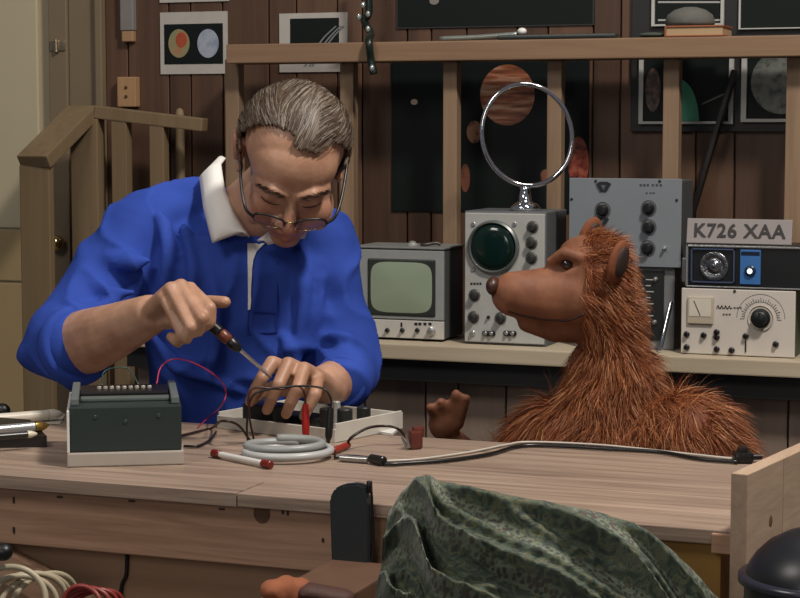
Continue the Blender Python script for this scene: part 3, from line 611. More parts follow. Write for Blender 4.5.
# clutter at left end
q = on(14, 448, 2, ZT); M = cm(on(-10, 449, 2, ZT), 0)
t = thing('tool_case', 'flat black case at the left end of the bench under silver pens', 'case', on(5, 445, 2, ZT))
bm = NB(); plate(bm, [on(-60, 449, 2, ZT), on(47, 447, 2, ZT), on(30, 430, 2, ZT), on(-50, 424, 2, ZT)], (0, 0, .018)); obj('body', bm, mat('16120f', .4), t)
bm = NB(); plate(bm, [on(10, 431, 2, ZT + .0181), on(26, 430, 2, ZT + .0181), on(25, 426, 2, ZT + .0181), on(10, 427, 2, ZT + .0181)], (0, 0, .001)); obj('clasp', bm, mat('6a5d4c', .4), t)
def pen(name, label, cat, a, b, r, m, tipm=None):
    t = thing(name, label, cat, (V(a) + V(b)) / 2 - BZ * r); d = (V(b) - V(a)).normalized()
    bm = NB(); rcyl(bm, a, V(b) - d * r * 2, r); obj('body', bm, m, t, 40)
    bm = NB(); lathe(bm, V(b) - d * r * 2, d, [(.0003, r * 1.05), (r * 1.2, r * 1.05), (r * 2.4, r * .6), (r * 3, r * .15)]); obj('tip', bm, tipm or m, t, 40)
pen('white_tube', 'white tube lying at the back of the left bench end', 'tube', on(-30, 421, 2, ZT + .012), on(58, 414, 2, ZT + .012), .009, mat('cfc7b8', .4), mat('d8d0c2', .3))
pen('silver_pen', 'silver pen with a brass tip lying over the black case', 'pen', on(-40, 434, 2, ZT + .028), on(44, 426, 2, ZT + .028), .0085, mat('b9b9b9', .2, .7), mat('b99a54', .2, .9))
pen('dark_pen', 'dark pen with a pale band beside the silver pen', 'pen', on(-40, 440, 2, ZT + .0245), on(34, 434, 2, ZT + .0245), .0055, mat('26241f', .3), mat('d0c8b0', .3))
bm = NB(); ell(bm, on(2, 411, 2, ZT + .014), (BX, BY, BZ), (.015, .012, .0138)); tag(obj('black_ball', bm, BLACK, None, True), 'small round black ball behind the white tube', 'ball')
bm = NB(); plate(bm, [on(8, 424, 2, ZT), on(60, 424, 2, ZT), on(66, 414, 2, ZT), on(16, 412, 2, ZT)], (0, 0, .0006)); tag(obj('paper_sheet', bm, mat('bdb5a6', .7), None), 'pale paper sheet under the white tube', 'paper')
# open tray (chassis)
L_, F_ = on(217, 428, 2, ZT), on(335, 443, 2, ZT); d = (F_ - L_).normalized(); nn = V((-d.y, d.x, 0)); dep = .185; wd_ = (F_ - L_).length
t = thing('chassis_tray', 'shallow white open tray holding black components under the left hand', 'tray', L_ + d * wd_ / 2 + nn * dep / 2)
M = Matrix((d, nn, BZ)).transposed().to_4x4(); M.translation = L_; H_ = .028
bm = NB(); box(bm, 0, wd_, 0, dep, 0, .004, .001, M); box(bm, 0, wd_, 0, .004, .003, H_ - .006, .001, M); box(bm, 0, wd_, dep - .004, dep, .003, H_, .001, M)
box(bm, 0, .004, .003, dep - .003, .003, H_, .001, M); box(bm, wd_ - .004, wd_, .003, dep - .003, .003, H_ + .003, .001, M); obj('tray', bm, mat('c4bfb4', .5), t)
def comp(name, label, x0, x1, y0, y1, h, m):
    bm = NB(); box(bm, x0, x1, y0, y1, .0045, h, .004, M); tag(obj(name, bm, m, None), label, 'component')
comp('transformer', 'black block at the left side of the white tray', .03, .10, .03, .08, .042, mat('161716', .4))
comp('circuit_board', 'dark flat board along the back of the white tray', .02, .17, .09, .145, .018, mat('1c211c', .5))
for i, (x_, y_, r, h, m_, lb) in enumerate(((.215, .03, .0115, .05, mat('1a1a1a', .3), 'black round capacitor standing in the tray by the red probe'), (.18, .10, .007, .05, mat('c8c8c2', .25, .5), 'slim silver capacitor standing in the tray'), (.218, .075, .013, .044, mat('242625', .4), 'wide dark capacitor near the right of the tray'), (.215, .13, .012, .04, mat('1d1f1e', .4), 'dark capacitor in the right back of the tray'))):
    bm = NB(); rcyl(bm, M @ V((x_, y_, .0045)), M @ V((x_, y_, h)), r); tag(obj('capacitor', bm, m_, None, 40), lb, 'capacitor', 'capacitors in the tray')
# probes
def probe(a, b, m, label, lead, lm, nm):
    t = thing(nm, label, 'probe', a); d = (V(b) - V(a)).normalized()
    bm = NB(); lathe(bm, a, d, [(0, .001), (.01, .0042), (.014, .006), (.03, .0066), ((V(b) - V(a)).length, .005)], 14); obj('handle', bm, m, t, 40)
    bm = NB(); tube(bm, [b] + lead, .0019, 6); obj('lead', bm, lm, t, True)
Yp = on(306, 444, 2, ZT).dot(BY)
probe(c(306, 443.5, Yp) + BZ * .0015, c(305.5, 404, Yp + .005), mat('9a1c1a', .35), 'red test probe standing by the white tray', [c(304, 392, Yp), c(297, 386, Yp), c(280, 389, Yp - .01), c(252, 389, Yp - .02), c(249, 412, Yp - .02), on(254, 441, 2, ZT + .002)], mat('3a1614', .4), 'red_probe')
probe(c(328, 446.5, Yp - .025) + BZ * .0015, c(330.5, 408, Yp - .02), mat('16181a', .35), 'black test probe right of the red probe', [c(331, 400, Yp - .02), c(324, 389, Yp - .02), c(302, 386, Yp - .01), c(270, 389, Yp - .02), c(252, 397, Yp - .02), c(247, 424, Yp - .02), on(248, 443, 2, ZT + .002)], mat('141414', .4), 'black_probe')
bm = NB(); tube(bm, [on(p_[0], p_[1], 2, ZT + .003) for p_ in ((180, 436), (196, 432), (212, 428))] + [c(222, 421, Yp - .02), c(238, 425, Yp - .02)] + [on(p_[0], p_[1], 2, ZT + .003) for p_ in ((250, 440), (257, 443))], .0022, 6); tag(obj('brown_wire', bm, mat('2a1814', .4), None, True), 'dark brown wire trailing from the terminal box to the tray', 'wire')
bm = NB(); tube(bm, [on(p_[0], p_[1], 2, ZT + .003) for p_ in ((184, 446), (198, 446), (210, 440), (216, 432))], .0022, 6); tag(obj('black_wire', bm, mat('151212', .4), None, True), 'short black wire on the bench right of the terminal box', 'wire')
# hose loop
t = thing('cable_coil', 'grey cable coiled into a flat loop on the bench', 'cable coil', on(288, 455, 2, ZT))
cc = on(288, 454, 2, ZT + .006); 
bm = NB(); P_ = []
for i in range(26):
    th = .5 + 2 * PI * 1.0 * i / 25; P_.append(cc + BX * .066 * math.cos(th) + BY * .058 * math.sin(th) + BZ * (.0006 + .006 * (i / 25)))
tube(bm, P_, .0062, 10, 3); obj('outer_turn', bm, mat('a9aaa8', .35), t, True)
bm = NB(); P_ = []
for i in range(20):
    th = 1.2 + 2 * PI * 1.1 * i / 19; P_.append(cc + V((0, 0, .006)) + BX * (.058 * math.cos(th) - .006) + BY * (.046 * math.sin(th) + .012) + BZ * (.003 + .006 * i / 19))
tube(bm, P_, .007, 10, 3); obj('inner_turn', bm, mat('8b8d8b', .4), t, True)
a, b = on(213, 453, 2, ZT + .0065), on(271, 465, 2, ZT + .0065); d = (b - a).normalized()
t = thing('fuse_tube', 'white glass tube with dark red end caps lying on the bench', 'tube', (a + b) / 2 - BZ * .0065)
bm = NB(); rcyl(bm, a + d * .018, b - d * .02, .0048); obj('tube', bm, mat('c9c6c2', .2), t, 40)
for q0, q1 in ((a, a + d * .0178), (b - d * .0198, b)): bm = NB(); rcyl(bm, q0, q1, .0063); obj('end_cap', bm, mat('6a1e16', .3), t, 40)
a, b = on(333, 451, 2, ZT + .006), on(348, 445, 2, ZT + .006)
bm = NB(); rcyl(bm, a, b, .0055); tag(obj('red_sleeve', bm, mat('8a2a20', .4), None, 40), 'short red sleeve at the end of the cable coil', 'sleeve')
# black mains cable with connector
ZC = ZT + .0036
t = thing('power_cable', 'long black cable running along the bench to the right with a barrel connector', 'cable', on(380, 459, 2, ZT))
bm = NB(); tube(bm, [on(p_[0], p_[1], 2, ZC) for p_ in ((334, 457), (350, 456.5), (368, 458), (378, 459), (386, 464), (410, 463), (450, 460), (490, 454), (520, 446), (560, 446), (610, 449), (660, 452), (700, 459), (738, 462))], .0031, 8); obj('cable', bm, mat('121212', .35), t, True)
a, b = on(371, 458.5, 2, ZT + .0078), on(384, 461, 2, ZT + .0078); bm = NB(); rcyl(bm, a, b, .0072); obj('connector', bm, mat('1d1c1b', .3), t, 40)
bm = NB(); a, b = on(340, 458, 2, ZT + .0055), on(368, 460, 2, ZT + .0055); rcyl(bm, a, b, .005); obj('metal_sleeve', bm, mat('9a9894', .25, .6), t, 40)
p = on(744, 464, 2, ZT); bm = NB(); M2 = cm(p); box(bm, -.014, .016, 0, .03, .0, .017, .006, M2); box(bm, -.007, .007, .004, .024, .014, .024, .003, M2); cyl(bm, M2 @ V((.012, .015, .008)), M2 @ V((.03, .018, .008)), .0045); tag(obj('mains_plug', bm, BLACK, None), 'black plug at the right end of the bench beside the pale board', 'plug')
bm = NB(); tube(bm, [on(p_[0], p_[1], 2, ZT + .0022) for p_ in ((385, 461), (420, 459), (470, 452), (505, 445), (530, 442), (600, 445), (680, 453), (734, 459))], .0018, 8); tag(obj('white_cable', bm, mat('b9b2a8', .4), None, True), 'thin pale cable running beside the black power cable', 'cable')
bm = NB(); tube(bm, [on(346, 446, 2, ZT + .003), c(352, 437, 2.98), c(368, 428, 3.0), c(385, 426, 3.02), c(398, 429, 3.02), on(408, 440, 2, ZT + .006)], .0023, 8); tag(obj('brown_lead', bm, mat('24140f', .4), None, True), 'dark brown lead bowed up to the rust brown connector', 'lead')
p = on(415, 449, 2, ZT); M2 = cm(p, .4)
t = thing('clip_connector', 'rust brown connector block with silver jaws on the bench', 'connector', p)
bm = NB(); box(bm, -.010, .012, -.006, .01, 0, .03, .004, M2); box(bm, -.004, .016, -.004, .008, .018, .036, .004, M2); obj('block', bm, mat('5a2a20', .4, 0, .3, 80), t)
bm = NB(); cyl(bm, M2 @ V((-.012, -.004, .004)), M2 @ V((-.018, -.006, .026)), .003, .0015); cyl(bm, M2 @ V((-.012, .006, .004)), M2 @ V((-.02, .008, .02)), .003, .0015); obj('jaws', bm, STEEL, t)
bm = NB(); a = on(395, 431, 2, ZT); plate(bm, [on(371, 432, 2, ZT), on(392, 436, 2, ZT), on(398, 431, 2, ZT), on(380, 429, 2, ZT)], (0, 0, .004)); tag(obj('paper_tab', bm, WHITE, None), 'small white tab lying right of the tray', 'tab')
# dark pouch on the front edge
yp = YB0 - .002
q = [on(333, 497, 1, yp), on(338, 487, 1, yp), on(346, 483, 1, yp), on(361, 481.5, 1, yp), on(369, 484, 1, yp), on(371, 500, 1, yp), on(373, 566, 1, yp), on(372, 570, 1, yp), on(338, 567, 1, yp), on(335, 560, 1, yp)]
t = thing('tool_pouch', 'dark grey flat pouch hooked over the front edge of the bench', 'pouch', on(353, 570, 1, yp))
bm = NB(); plate(bm, q, (0, -.014, 0)); bmesh.ops.bevel(bm, geom=[e for e in bm.edges], offset=.003, segments=2, affect='EDGES'); obj('body', bm, mat('23282b', .5, 0, .1, 40), t)
bm = NB(); a = on(352, 482, 1, yp); box(bm, a.x - .012, a.x + .02, yp - .004, yp + .03, ZB + .0008, ZB + .006, .002); obj('hook', bm, mat('4a4e50', .3, .5), t)
bm = NB(); a = on(371, 484, 1, yp - .007); rcyl(bm, (a.x - .002, yp - .008, a.z - .012), (a.x - .002, yp - .008, a.z + .004), .004); tube(bm, [a, on(373, 530, 1, yp - .007), on(371, 572, 1, yp - .007)], .002); obj('strap', bm, BLACK, t, True)

# ------------------------------------------------------------------ patterned cloth in the foreground
def cloth_mat():
    m, N, L, P_ = base('paisley_cloth'); tc = N.new('ShaderNodeTexCoord')
    n1 = N.new('ShaderNodeTexNoise'); n1.inputs['Scale'].default_value = 30; n1.inputs['Detail'].default_value = 5; n1.inputs['Distortion'].default_value = 2.2; L.new(tc.outputs['UV'], n1.inputs['Vector'])
    vo = N.new('ShaderNodeTexVoronoi'); vo.inputs['Scale'].default_value = 120; L.new(tc.outputs['UV'], vo.inputs['Vector'])
    cr = N.new('ShaderNodeValToRGB'); e = cr.color_ramp.elements; e[0].position = .3; e[0].color = lin('161f1a'); e[1].position = .74; e[1].color = lin('4a5743'); 
    for p, h in ((.44, '2c392d'), (.54, '434f3c'), (.6, '5e5a3e'), (.66, '263027')): q = e.new(p); q.color = lin(h)
    L.new(n1.outputs['Fac'], cr.inputs[0])
    wv = N.new('ShaderNodeTexWave'); wv.inputs['Scale'].default_value = 2.6; wv.inputs['Distortion'].default_value = 4; wv.inputs['Detail'].default_value = 2; mp = N.new('ShaderNodeMapping'); mp.inputs['Rotation'].default_value = (0, 0, 1.15); L.new(tc.outputs['UV'], mp.inputs[0]); L.new(mp.outputs[0], wv.inputs['Vector'])
    c2 = N.new('ShaderNodeValToRGB'); e = c2.color_ramp.elements; e[0].position = .84; e[0].color = (0, 0, 0, 1); e[1].position = .92; e[1].color = (.55, .55, .55, 1); L.new(wv.outputs['Color'], c2.inputs[0])
    c3 = N.new('ShaderNodeValToRGB'); e = c3.color_ramp.elements; e[0].position = .25; e[0].color = lin('5a3038'); e[1].position = .62; e[1].color = lin('7d8672'); q = e.new(.36); q.color = lin('20231f'); L.new(vo.outputs['Distance'], c3.inputs[0])
    mx = N.new('ShaderNodeMixRGB'); L.new(c2.outputs[0], mx.inputs[0]); L.new(cr.outputs[0], mx.inputs[1]); L.new(c3.outputs[0], mx.inputs[2]); L.new(mx.outputs[0], P_.inputs['Base Color'])
    P_.inputs['Roughness'].default_value = .75; P_.inputs['Sheen Weight'].default_value = .2; return m
top = spl([c(392, 508, 2.34), c(406, 488, 2.33), c(428, 474, 2.31), c(446, 484, 2.29), c(500, 493, 2.26), c(560, 504, 2.24), c(615, 517, 2.22), (c(655, 538, 2.2)), c(690, 566, 2.19), c(722, 602, 2.19)], 14)
bm = NB(); NT = 60; uvs = {}
grid = []
for i, p in enumerate(top):
    u = i / (len(top) - 1); row = []
    for j in range(NT + 1):
        v = j / NT; back = -.06
        fall = .34 * max(0, v - .08); fwd = .13 * math.sin(min(1, v * 1.15) * PI / 2)
        q = p - BY * fwd - BZ * (fall * .9) + BX * (.07 * v * (u - .75))
        if v < .08: q = p + BY * (.08 - v) * .25 - BZ * ((.08 - v) * .12)
        s_ = u * 1.5 + v * .0; ph = (v * 3.1 - u * 1.9)
        f1 = math.sin(ph * 5.2 + 1.4 * noise.noise(V((u * 4, v * 4, 0)))); f1 = 1 - abs(f1)
        f2 = noise.noise(V((u * 9 + 5, v * 8 - u * 6, 1.3)))
        f3 = 1 - abs(math.sin(ph * 11 + 2 + 2 * noise.noise(V((u * 6, v * 6, 4)))))
        amp = min(1, v * 5)
        q += (-BY * .75 + BZ * .5) * amp * (.055 * f1 ** 2.6 + .022 * f2 + .022 * f3 ** 3)
        row.append(bm.verts.new(q)); uvs[row[-1]] = (u * 1.0, v * .8)
    grid.append(row)
uvl = bm.loops.layers.uv.new('UVMap')
for i in range(len(grid) - 1):
    for j in range(NT):
        f = bm.faces.new((grid[i][j], grid[i + 1][j], grid[i + 1][j + 1], grid[i][j + 1]))
        for lp in f.loops: lp[uvl].uv = uvs[lp.vert]
o = tag(obj('patterned_cloth', bm, cloth_mat(), None, True), 'green patterned shawl heaped in folds before the bench', 'cloth')
md = o.modifiers.new('thick', 'SOLIDIFY'); md.thickness = .003; md.offset = -1
md = o.modifiers.new('sub', 'SUBSURF'); md.levels = 1; md.render_levels = 1

# dark helmet-like case bottom right
p = c(800, 640, 2.12); hx = c(822, 598, 2.1)
t = thing('helmet', 'dark rounded helmet with a shiny rim at the bottom right corner', 'helmet', (hx.x, hx.y, hx.z - .16))
bm = NB(); r0 = 80 * 2.1 / 1900; zr0 = c(800, 566, 2.1).z
lathe(bm, (hx.x, hx.y, zr0), BZ, [(-.1, r0 * .98), (-.014, r0 * .98), (0, r0 * .93), (.012, r0 * .84), (.026, r0 * .68), (.037, r0 * .45), (.043, r0 * .2), (.044, .002)], 40); obj('shell', bm, mat('1b1b1f', .35, 0, .1, 20), t, True)
bm = NB(); lathe(bm, (hx.x, hx.y, zr0 - .014), BZ, [(-.006, r0 * .9), (-.005, r0 * 1.06), (.003, r0 * 1.06), (.005, r0 * .9)], 40); obj('rim', bm, mat('2a2a35', .25), t, True)
bm = NB(); lathe(bm, (hx.x, hx.y, zr0 - .045), BZ, [(-.003, r0 * .95), (-.002, r0 * 1.0), (.002, r0 * 1.0), (.003, r0 * .95)], 40); obj('band', bm, mat('8a6ab0', .15, .6), t, True)
bm = NB(); cyl(bm, (hx.x, hx.y, zr0 - .14), (hx.x, hx.y, zr0 - .1005), .055); cyl(bm, (hx.x, hx.y, .02), (hx.x, hx.y, zr0 - .14), .018); cyl(bm, (hx.x, hx.y, 0), (hx.x, hx.y, .02), .05)
tag(obj('stool', bm, DARK, None), 'dark stool under the helmet at the bottom right', 'stool')
# rag and cables lower left
t = thing('orange_rag', 'rust orange rag with a dark cuff low before the bench', 'rag', c(305, 600, 2.4))
bm = NB()
for i in range(5): ell(bm, c(272 + i * 7, 590 + (i % 2) * 5, 2.3 + .004 * i), (BX, BY, BZ), (.016, .02, .013 + .003 * (i % 3)))
obj('rag', melt(bm, .004, 3), mat('8a4f32', .85, 0, .3, 60, .4), t, True)
bm = NB()
for i in range(5): ell(bm, c(308 + i * 8, 592 + i * 1.5, 2.31), (BX, BY, BZ), (.02, .02, .012))
obj('cuff', melt(bm, .004, 3), mat('3f2218', .7, 0, .3, 60, .3), t, True)
bm = NB(); box(bm, c(250, 600, 2.32).x, c(338, 600, 2.32).x, 2.02, 2.36, c(300, 604, 2.3).z - .03, c(300, 604, 2.3).z - .004, .003)
for xx in (c(255, 600, 2.32).x, c(325, 600, 2.32).x): box(bm, xx, xx + .03, 2.05, 2.08, 0, c(300, 604, 2.3).z - .03); box(bm, xx, xx + .03, 2.3, 2.33, 0, c(300, 604, 2.3).z - .03)
# (low stand carrying the rag, just below the frame)
tag(obj('low_stand', bm, mat('5a4030', .6), None), 'low wooden stand under the orange rag', 'stand')
t = thing('cream_cable_coil', 'loose coil of cream cable at the bottom left corner', 'cable coil', c(20, 640, 2.5))
for i in range(5):
    bm = NB(); ctr = c(8 + i * 9, 602 + (i % 2) * 6, 2.5 + .02 * i); a = (BX * (1 - .1 * i) + BY * (.1 + .22 * i)).normalized(); b = (BZ + BY * (.3 - .15 * i)).normalized(); torus(bm, ctr, a, b, .05 + .004 * i, .047 - .004 * (i % 3), .0042, 48, 8); obj('cable_turn', bm, mat('a59a82', .45), t, True)
t = thing('red_cable_coil', 'red cables bundled beside the cream coil at the bottom left', 'cable coil', c(80, 640, 2.5))
for i in range(4):
    bm = NB(); torus(bm, c(82 + i * 5, 605, 2.49 + .01 * i), (BX * .9 + BY * (.3 * i - .3)).normalized(), (BZ + BY * .2).normalized(), .028 + .003 * i, .025 - .002 * i, .0035, 40, 8); obj('cable_turn', bm, mat('7a2a24', .4), t, True)
bm = NB(); cap(bm, c(-8, 552, 2.5), c(4, 552, 2.5), .012); tag(obj('black_grip', bm, BLACK, None, True), 'black rounded grip at the left edge above the cream coil', 'grip')
bm = NB(); z_ = c(20, 648, 2.5).z - .024; box(bm, c(-80, 600, 2.5).x, c(130, 600, 2.5).x, 2.1, 2.36, z_ - .03, z_ + .008, .003)
for xx in (c(-75, 600, 2.5).x, c(120, 600, 2.5).x): box(bm, xx, xx + .03, 2.12, 2.15, 0, z_ - .03); box(bm, xx, xx + .03, 2.3, 2.33, 0, z_ - .03)
tag(obj('low_table', bm, mat('4a3a2c', .6), None), 'low wooden table under the cable coils at bottom left', 'table')
# ------------------------------------------------------------------ the man
man = thing('person', 'person in a blue sweatshirt with white collar, bent over the bench holding a screwdriver', 'person', c(262, 420, 3.5) * 1 - BZ * c(262, 420, 3.5).z)
def px2m(n, D): return n * D / FPX
# head frame: f forward (face), u up, r to the image right
HC = c(293, 161, 3.27); HS = 1.09
def rotm(ax, deg): return Matrix.Rotation(math.radians(deg), 3, ax)
Rh = rotm(BY, 12) @ rotm(BX, 45) @ rotm(BZ, 9)
hr, hf, hu = (Rh @ BX).normalized(), (Rh @ (-BY)).normalized(), (Rh @ BZ).normalized()
def H(r, f, u): return HC + (hr * r + hf * f + hu * u) * HS
AXH = (hr, hf, hu)
def hel(bm, r, f, u, a, b, c_, n=28, m=18): ell(bm, H(r, f, u), AXH, (a * HS, b * HS, c_ * HS), n, m)
bm = NB()
hel(bm, 0, -.012, .036, .078, .092, .078)
hel(bm, 0, .030, .034, .068, .060, .058)
hel(bm, 0, .036, -.028, .064, .055, .072)
hel(bm, 0, .034, -.070, .054, .054, .046)
hel(bm, 0, .074, -.097, .024, .018, .018)
for s in (-1, 1):
    hel(bm, s * .040, .060, -.040, .027, .028, .030)                  # cheek
    hel(bm, s * .049, .028, -.068, .024, .044, .034)                   # jowl
    cap(bm, H(s * .010, .089, .020), H(s * .030, .088, .025), .0095, .010); cap(bm, H(s * .030, .088, .025), H(s * .052, .066, .018), .010, .008)
    ell(bm, H(s * .032, .071, -.003), AXH, (.017, .0155, .0125), 18, 12)       # closed lids looking down
    cap(bm, H(s * .018, .083, -.009), H(s * .045, .070, -.010), .0045, .004)  # lower lid
    hel(bm, s * .0135, .100, -.036, .0095, .011, .009)                # nostril wing
    # ear: rim, lobe, inner bowl
    ea = (hr * s * .35 + hf * .0 + hr * 0).normalized()
    R_ = []
    for i in range(11):
        th = -.9 + i * .42; R_.append(H(s * ((.089 if s < 0 else .080) + .004 * math.sin(th)), -.022 - .017 * math.cos(th) * 1.0, -.004 + .029 * math.sin(th)))
    chain(bm, R_, [.0065] * 11)
    hel(bm, s * (.083 if s < 0 else .076), -.018, -.004, .008, .016, .028); hel(bm, s * (.082 if s < 0 else .076), -.008, -.034, .007, .009, .010)
chain(bm, [H(0, .086, .012), H(0, .100, -.010), H(0, .113, -.030)], [.0095, .0105, .0135])
chain(bm, [H(-.024, .078, -.070), H(-.01, .090, -.066), H(0, .0925, -.067), H(.01, .090, -.066), H(.024, .078, -.070)], [.005, .007, .0065, .007, .005])
chain(bm, [H(-.021, .077, -.079), H(0, .091, -.081), H(.021, .077, -.079)], [.005, .0085, .005])
for s in (-1, 1): cap(bm, H(s * .018, .090, -.042), H(s * .034, .074, -.072), .006, .006)     # nasolabial fold
NB0 = c(248, 218, 3.45)
chain(bm, [H(0, -.03, -.035), H(-.004, -.03, -.085), NB0, NB0 - BZ * .1], [.066 * HS, .064, .066, .075])
chain(bm, [H(.0, .035, -.085), H(0, .0, -.12), NB0 - BY * .02], [.035, .04, .05])              # under chin
# trunk inside the shirt, arms, hands
rings(bm, [circ(c(px_, py_, Y_), BX, BY, px2m(w_, Y_), d_, 28) for px_, py_, w_, d_, Y_ in ((258, 505, 84, .10, 3.53), (252, 400, 88, .10, 3.51), (246, 320, 88, .09, 3.50), (242, 268, 76, .075, 3.49), (243, 238, 44, .05, 3.48))])
# right arm (image left)
ELR, WRR = c(58, 345, 3.36), c(150, 315, 3.11)
chain(bm, [c(142, 238, 3.46), c(100, 292, 3.42), ELR], [.05, .047, .044])
chain(bm, [ELR, c(86, 342, 3.28), c(112, 332, 3.20), WRR], [.052, .057, .048, .034])
kn = [(c(190, 289, 3.055), c(210, 308, 3.00), c(210, 322, 3.0), c(201, 329, 3.03)),
      (c(181, 286, 3.045), c(202, 318, 2.985), c(199, 331, 2.995), c(190, 334, 3.03)),
      (c(171, 289, 3.040), c(191, 327, 2.985), c(187, 339, 2.995), c(180, 337, 3.03)),
      (c(164, 297, 3.045), c(182, 334, 3.00), c(178, 343, 3.01), c(171, 337, 3.04))]
for i, q in enumerate(kn):
    cap(bm, WRR + (q[0] - kn[1][0]) * .35, q[0], .0185, .0125)
    chain(bm, list(q), [.0118 - .0006 * i, .0106 - .0005 * i, .0098 - .0005 * i, .0085])
cap(bm, WRR, c(176, 302, 3.07), .027, .019); cap(bm, c(160, 318, 3.1), c(186, 318, 3.05), .02, .016)
chain(bm, [c(162, 318, 3.10), c(186, 308, 3.085), c(208, 302, 3.06), c(225, 302, 3.035)], [.018, .0145, .0115, .0098])
# left arm (image right)
ELL, WRL = c(350, 372, 3.380), c(323, 385, 3.225)
chain(bm, [c(322, 245, 3.460), c(338, 310, 3.440), ELL], [.05, .047, .044])
chain(bm, [ELL, c(340, 380, 3.300), WRL], [.046, .041, .033])
kl = [(c(272, 363, 3.145), c(262, 378, 3.120), c(254, 392, 3.125), c(250, 402, 3.145)),
      (c(288, 364, 3.125), c(279, 384, 3.095), c(272, 398, 3.100), c(267, 410, 3.120)),
      (c(304, 369, 3.125), c(298, 388, 3.090), c(291, 402, 3.095), c(286, 414, 3.115)),
      (c(318, 378, 3.145), c(315, 394, 3.105), c(309, 406, 3.105), c(304, 416, 3.120))]
for i, q in enumerate(kl):
    cap(bm, WRL + (q[0] - kl[1][0]) * .45, q[0], .0195, .0128)
    chain(bm, list(q), [.0122 - .0006 * (i == 3) * 2, .0112, .0102, .009])
cap(bm, WRL, c(296, 378, 3.175), .027, .022)
chain(bm, [c(300, 388, 3.195), c(276, 388, 3.185), c(260, 393, 3.165), c(252, 400, 3.150)], [.018, .014, .0115, .0095])
me = melt(bm, .0032, 3, .5)
def skin():
    m, N, L, P_ = base('skin'); tc = N.new('ShaderNodeTexCoord'); nz = N.new('ShaderNodeTexNoise'); nz.inputs['Scale'].default_value = 22; nz.inputs['Detail'].default_value = 5; L.new(tc.outputs['Object'], nz.inputs['Vector'])
    cr = N.new('ShaderNodeValToRGB'); e = cr.color_ramp.elements; e[0].position = .35; e[0].color = lin('a1775e'); e[1].position = .7; e[1].color = lin('bd937a'); L.new(nz.outputs['Fac'], cr.inputs[0])
    at = N.new('ShaderNodeAttribute'); at.attribute_name = 'flush'; mx = N.new('ShaderNodeMixRGB'); mx.inputs[2].default_value = lin('a05a4a'); L.new(at.outputs['Fac'], mx.inputs[0]); L.new(cr.outputs[0], mx.inputs[1])
    L.new(mx.outputs[0], P_.inputs['Base Color']); P_.inputs['Roughness'].default_value = .48; P_.inputs['Subsurface Weight'].default_value = .08; P_.inputs['Subsurface Radius'].default_value = (.01, .004, .002)
    n2 = N.new('ShaderNodeTexNoise'); n2.inputs['Scale'].default_value = 240; L.new(tc.outputs['Object'], n2.inputs['Vector']); b = N.new('ShaderNodeBump'); b.inputs['Strength'].default_value = .15; b.inputs['Distance'].default_value = .002; L.new(n2.outputs['Fac'], b.inputs['Height']); L.new(b.outputs[0], P_.inputs['Normal']); return m
at = me.attributes.new('flush', 'FLOAT', 'POINT')
spots = [(H(0, .113, -.03), .02, .5), (H(-.042, .08, -.04), .03, .3), (H(.042, .08, -.04), .03, .3), (H(0, .1, -.074), .017, .75), (H(-.017, .095, -.073), .012, .7), (H(.017, .095, -.073), .012, .7), (H(.085, -.015, 0), .04, .35), (H(-.085, -.015, 0), .04, .35)]
for v in me.vertices:
    f = 0
    for p, r, a in spots:
        d2 = (v.co - p).length
        if d2 < r * 1.6: f = max(f, a * max(0, 1 - (d2 / (r * 1.6)) ** 2))
    at.data[v.index].value = f
body = obj('body', me, skin(), man, True)
bvh_body = BVHTree.FromPolygons([man.location + v.co for v in body.data.vertices], [p.vertices[:] for p in body.data.polygons])
# --- sweatshirt
bm = NB()
rings(bm, [circ(c(px_, py_, Y_), BX, BY, px2m(w_, Y_), d_, 36, 2.4) for px_, py_, w_, d_, Y_ in ((258, 500, 104, .135, 3.53), (256, 440, 106, .14, 3.52), (252, 380, 104, .14, 3.50), (248, 320, 106, .135, 3.485), (243, 268, 108, .125, 3.47), (238, 236, 92, .10, 3.475), (236, 222, 60, .085, 3.50), (234, 212, 40, .06, 3.52))])
cap(bm, c(206, 203, 3.52), c(150, 222, 3.475), .046, .066); cap(bm, c(284, 222, 3.5), c(318, 238, 3.465), .045, .062)
SR = c(140, 236, 3.455)
chain(bm, [SR, c(104, 285, 3.42), c(66, 340, 3.35)], [.073, .070, .071])
chain(bm, [c(66, 338, 3.35), c(72, 346, 3.29)], [.074, .064])
chain(bm, [c(50, 338, 3.37), c(46, 352, 3.34), c(72, 362, 3.30)], [.04, .045, .045])
SL = c(320, 243, 3.455)
chain(bm, [SL, c(334, 305, 3.44), c(346, 364, 3.38)], [.066, .058, .058])
chain(bm, [c(347, 366, 3.37), c(346, 378, 3.30)], [.054, .050])
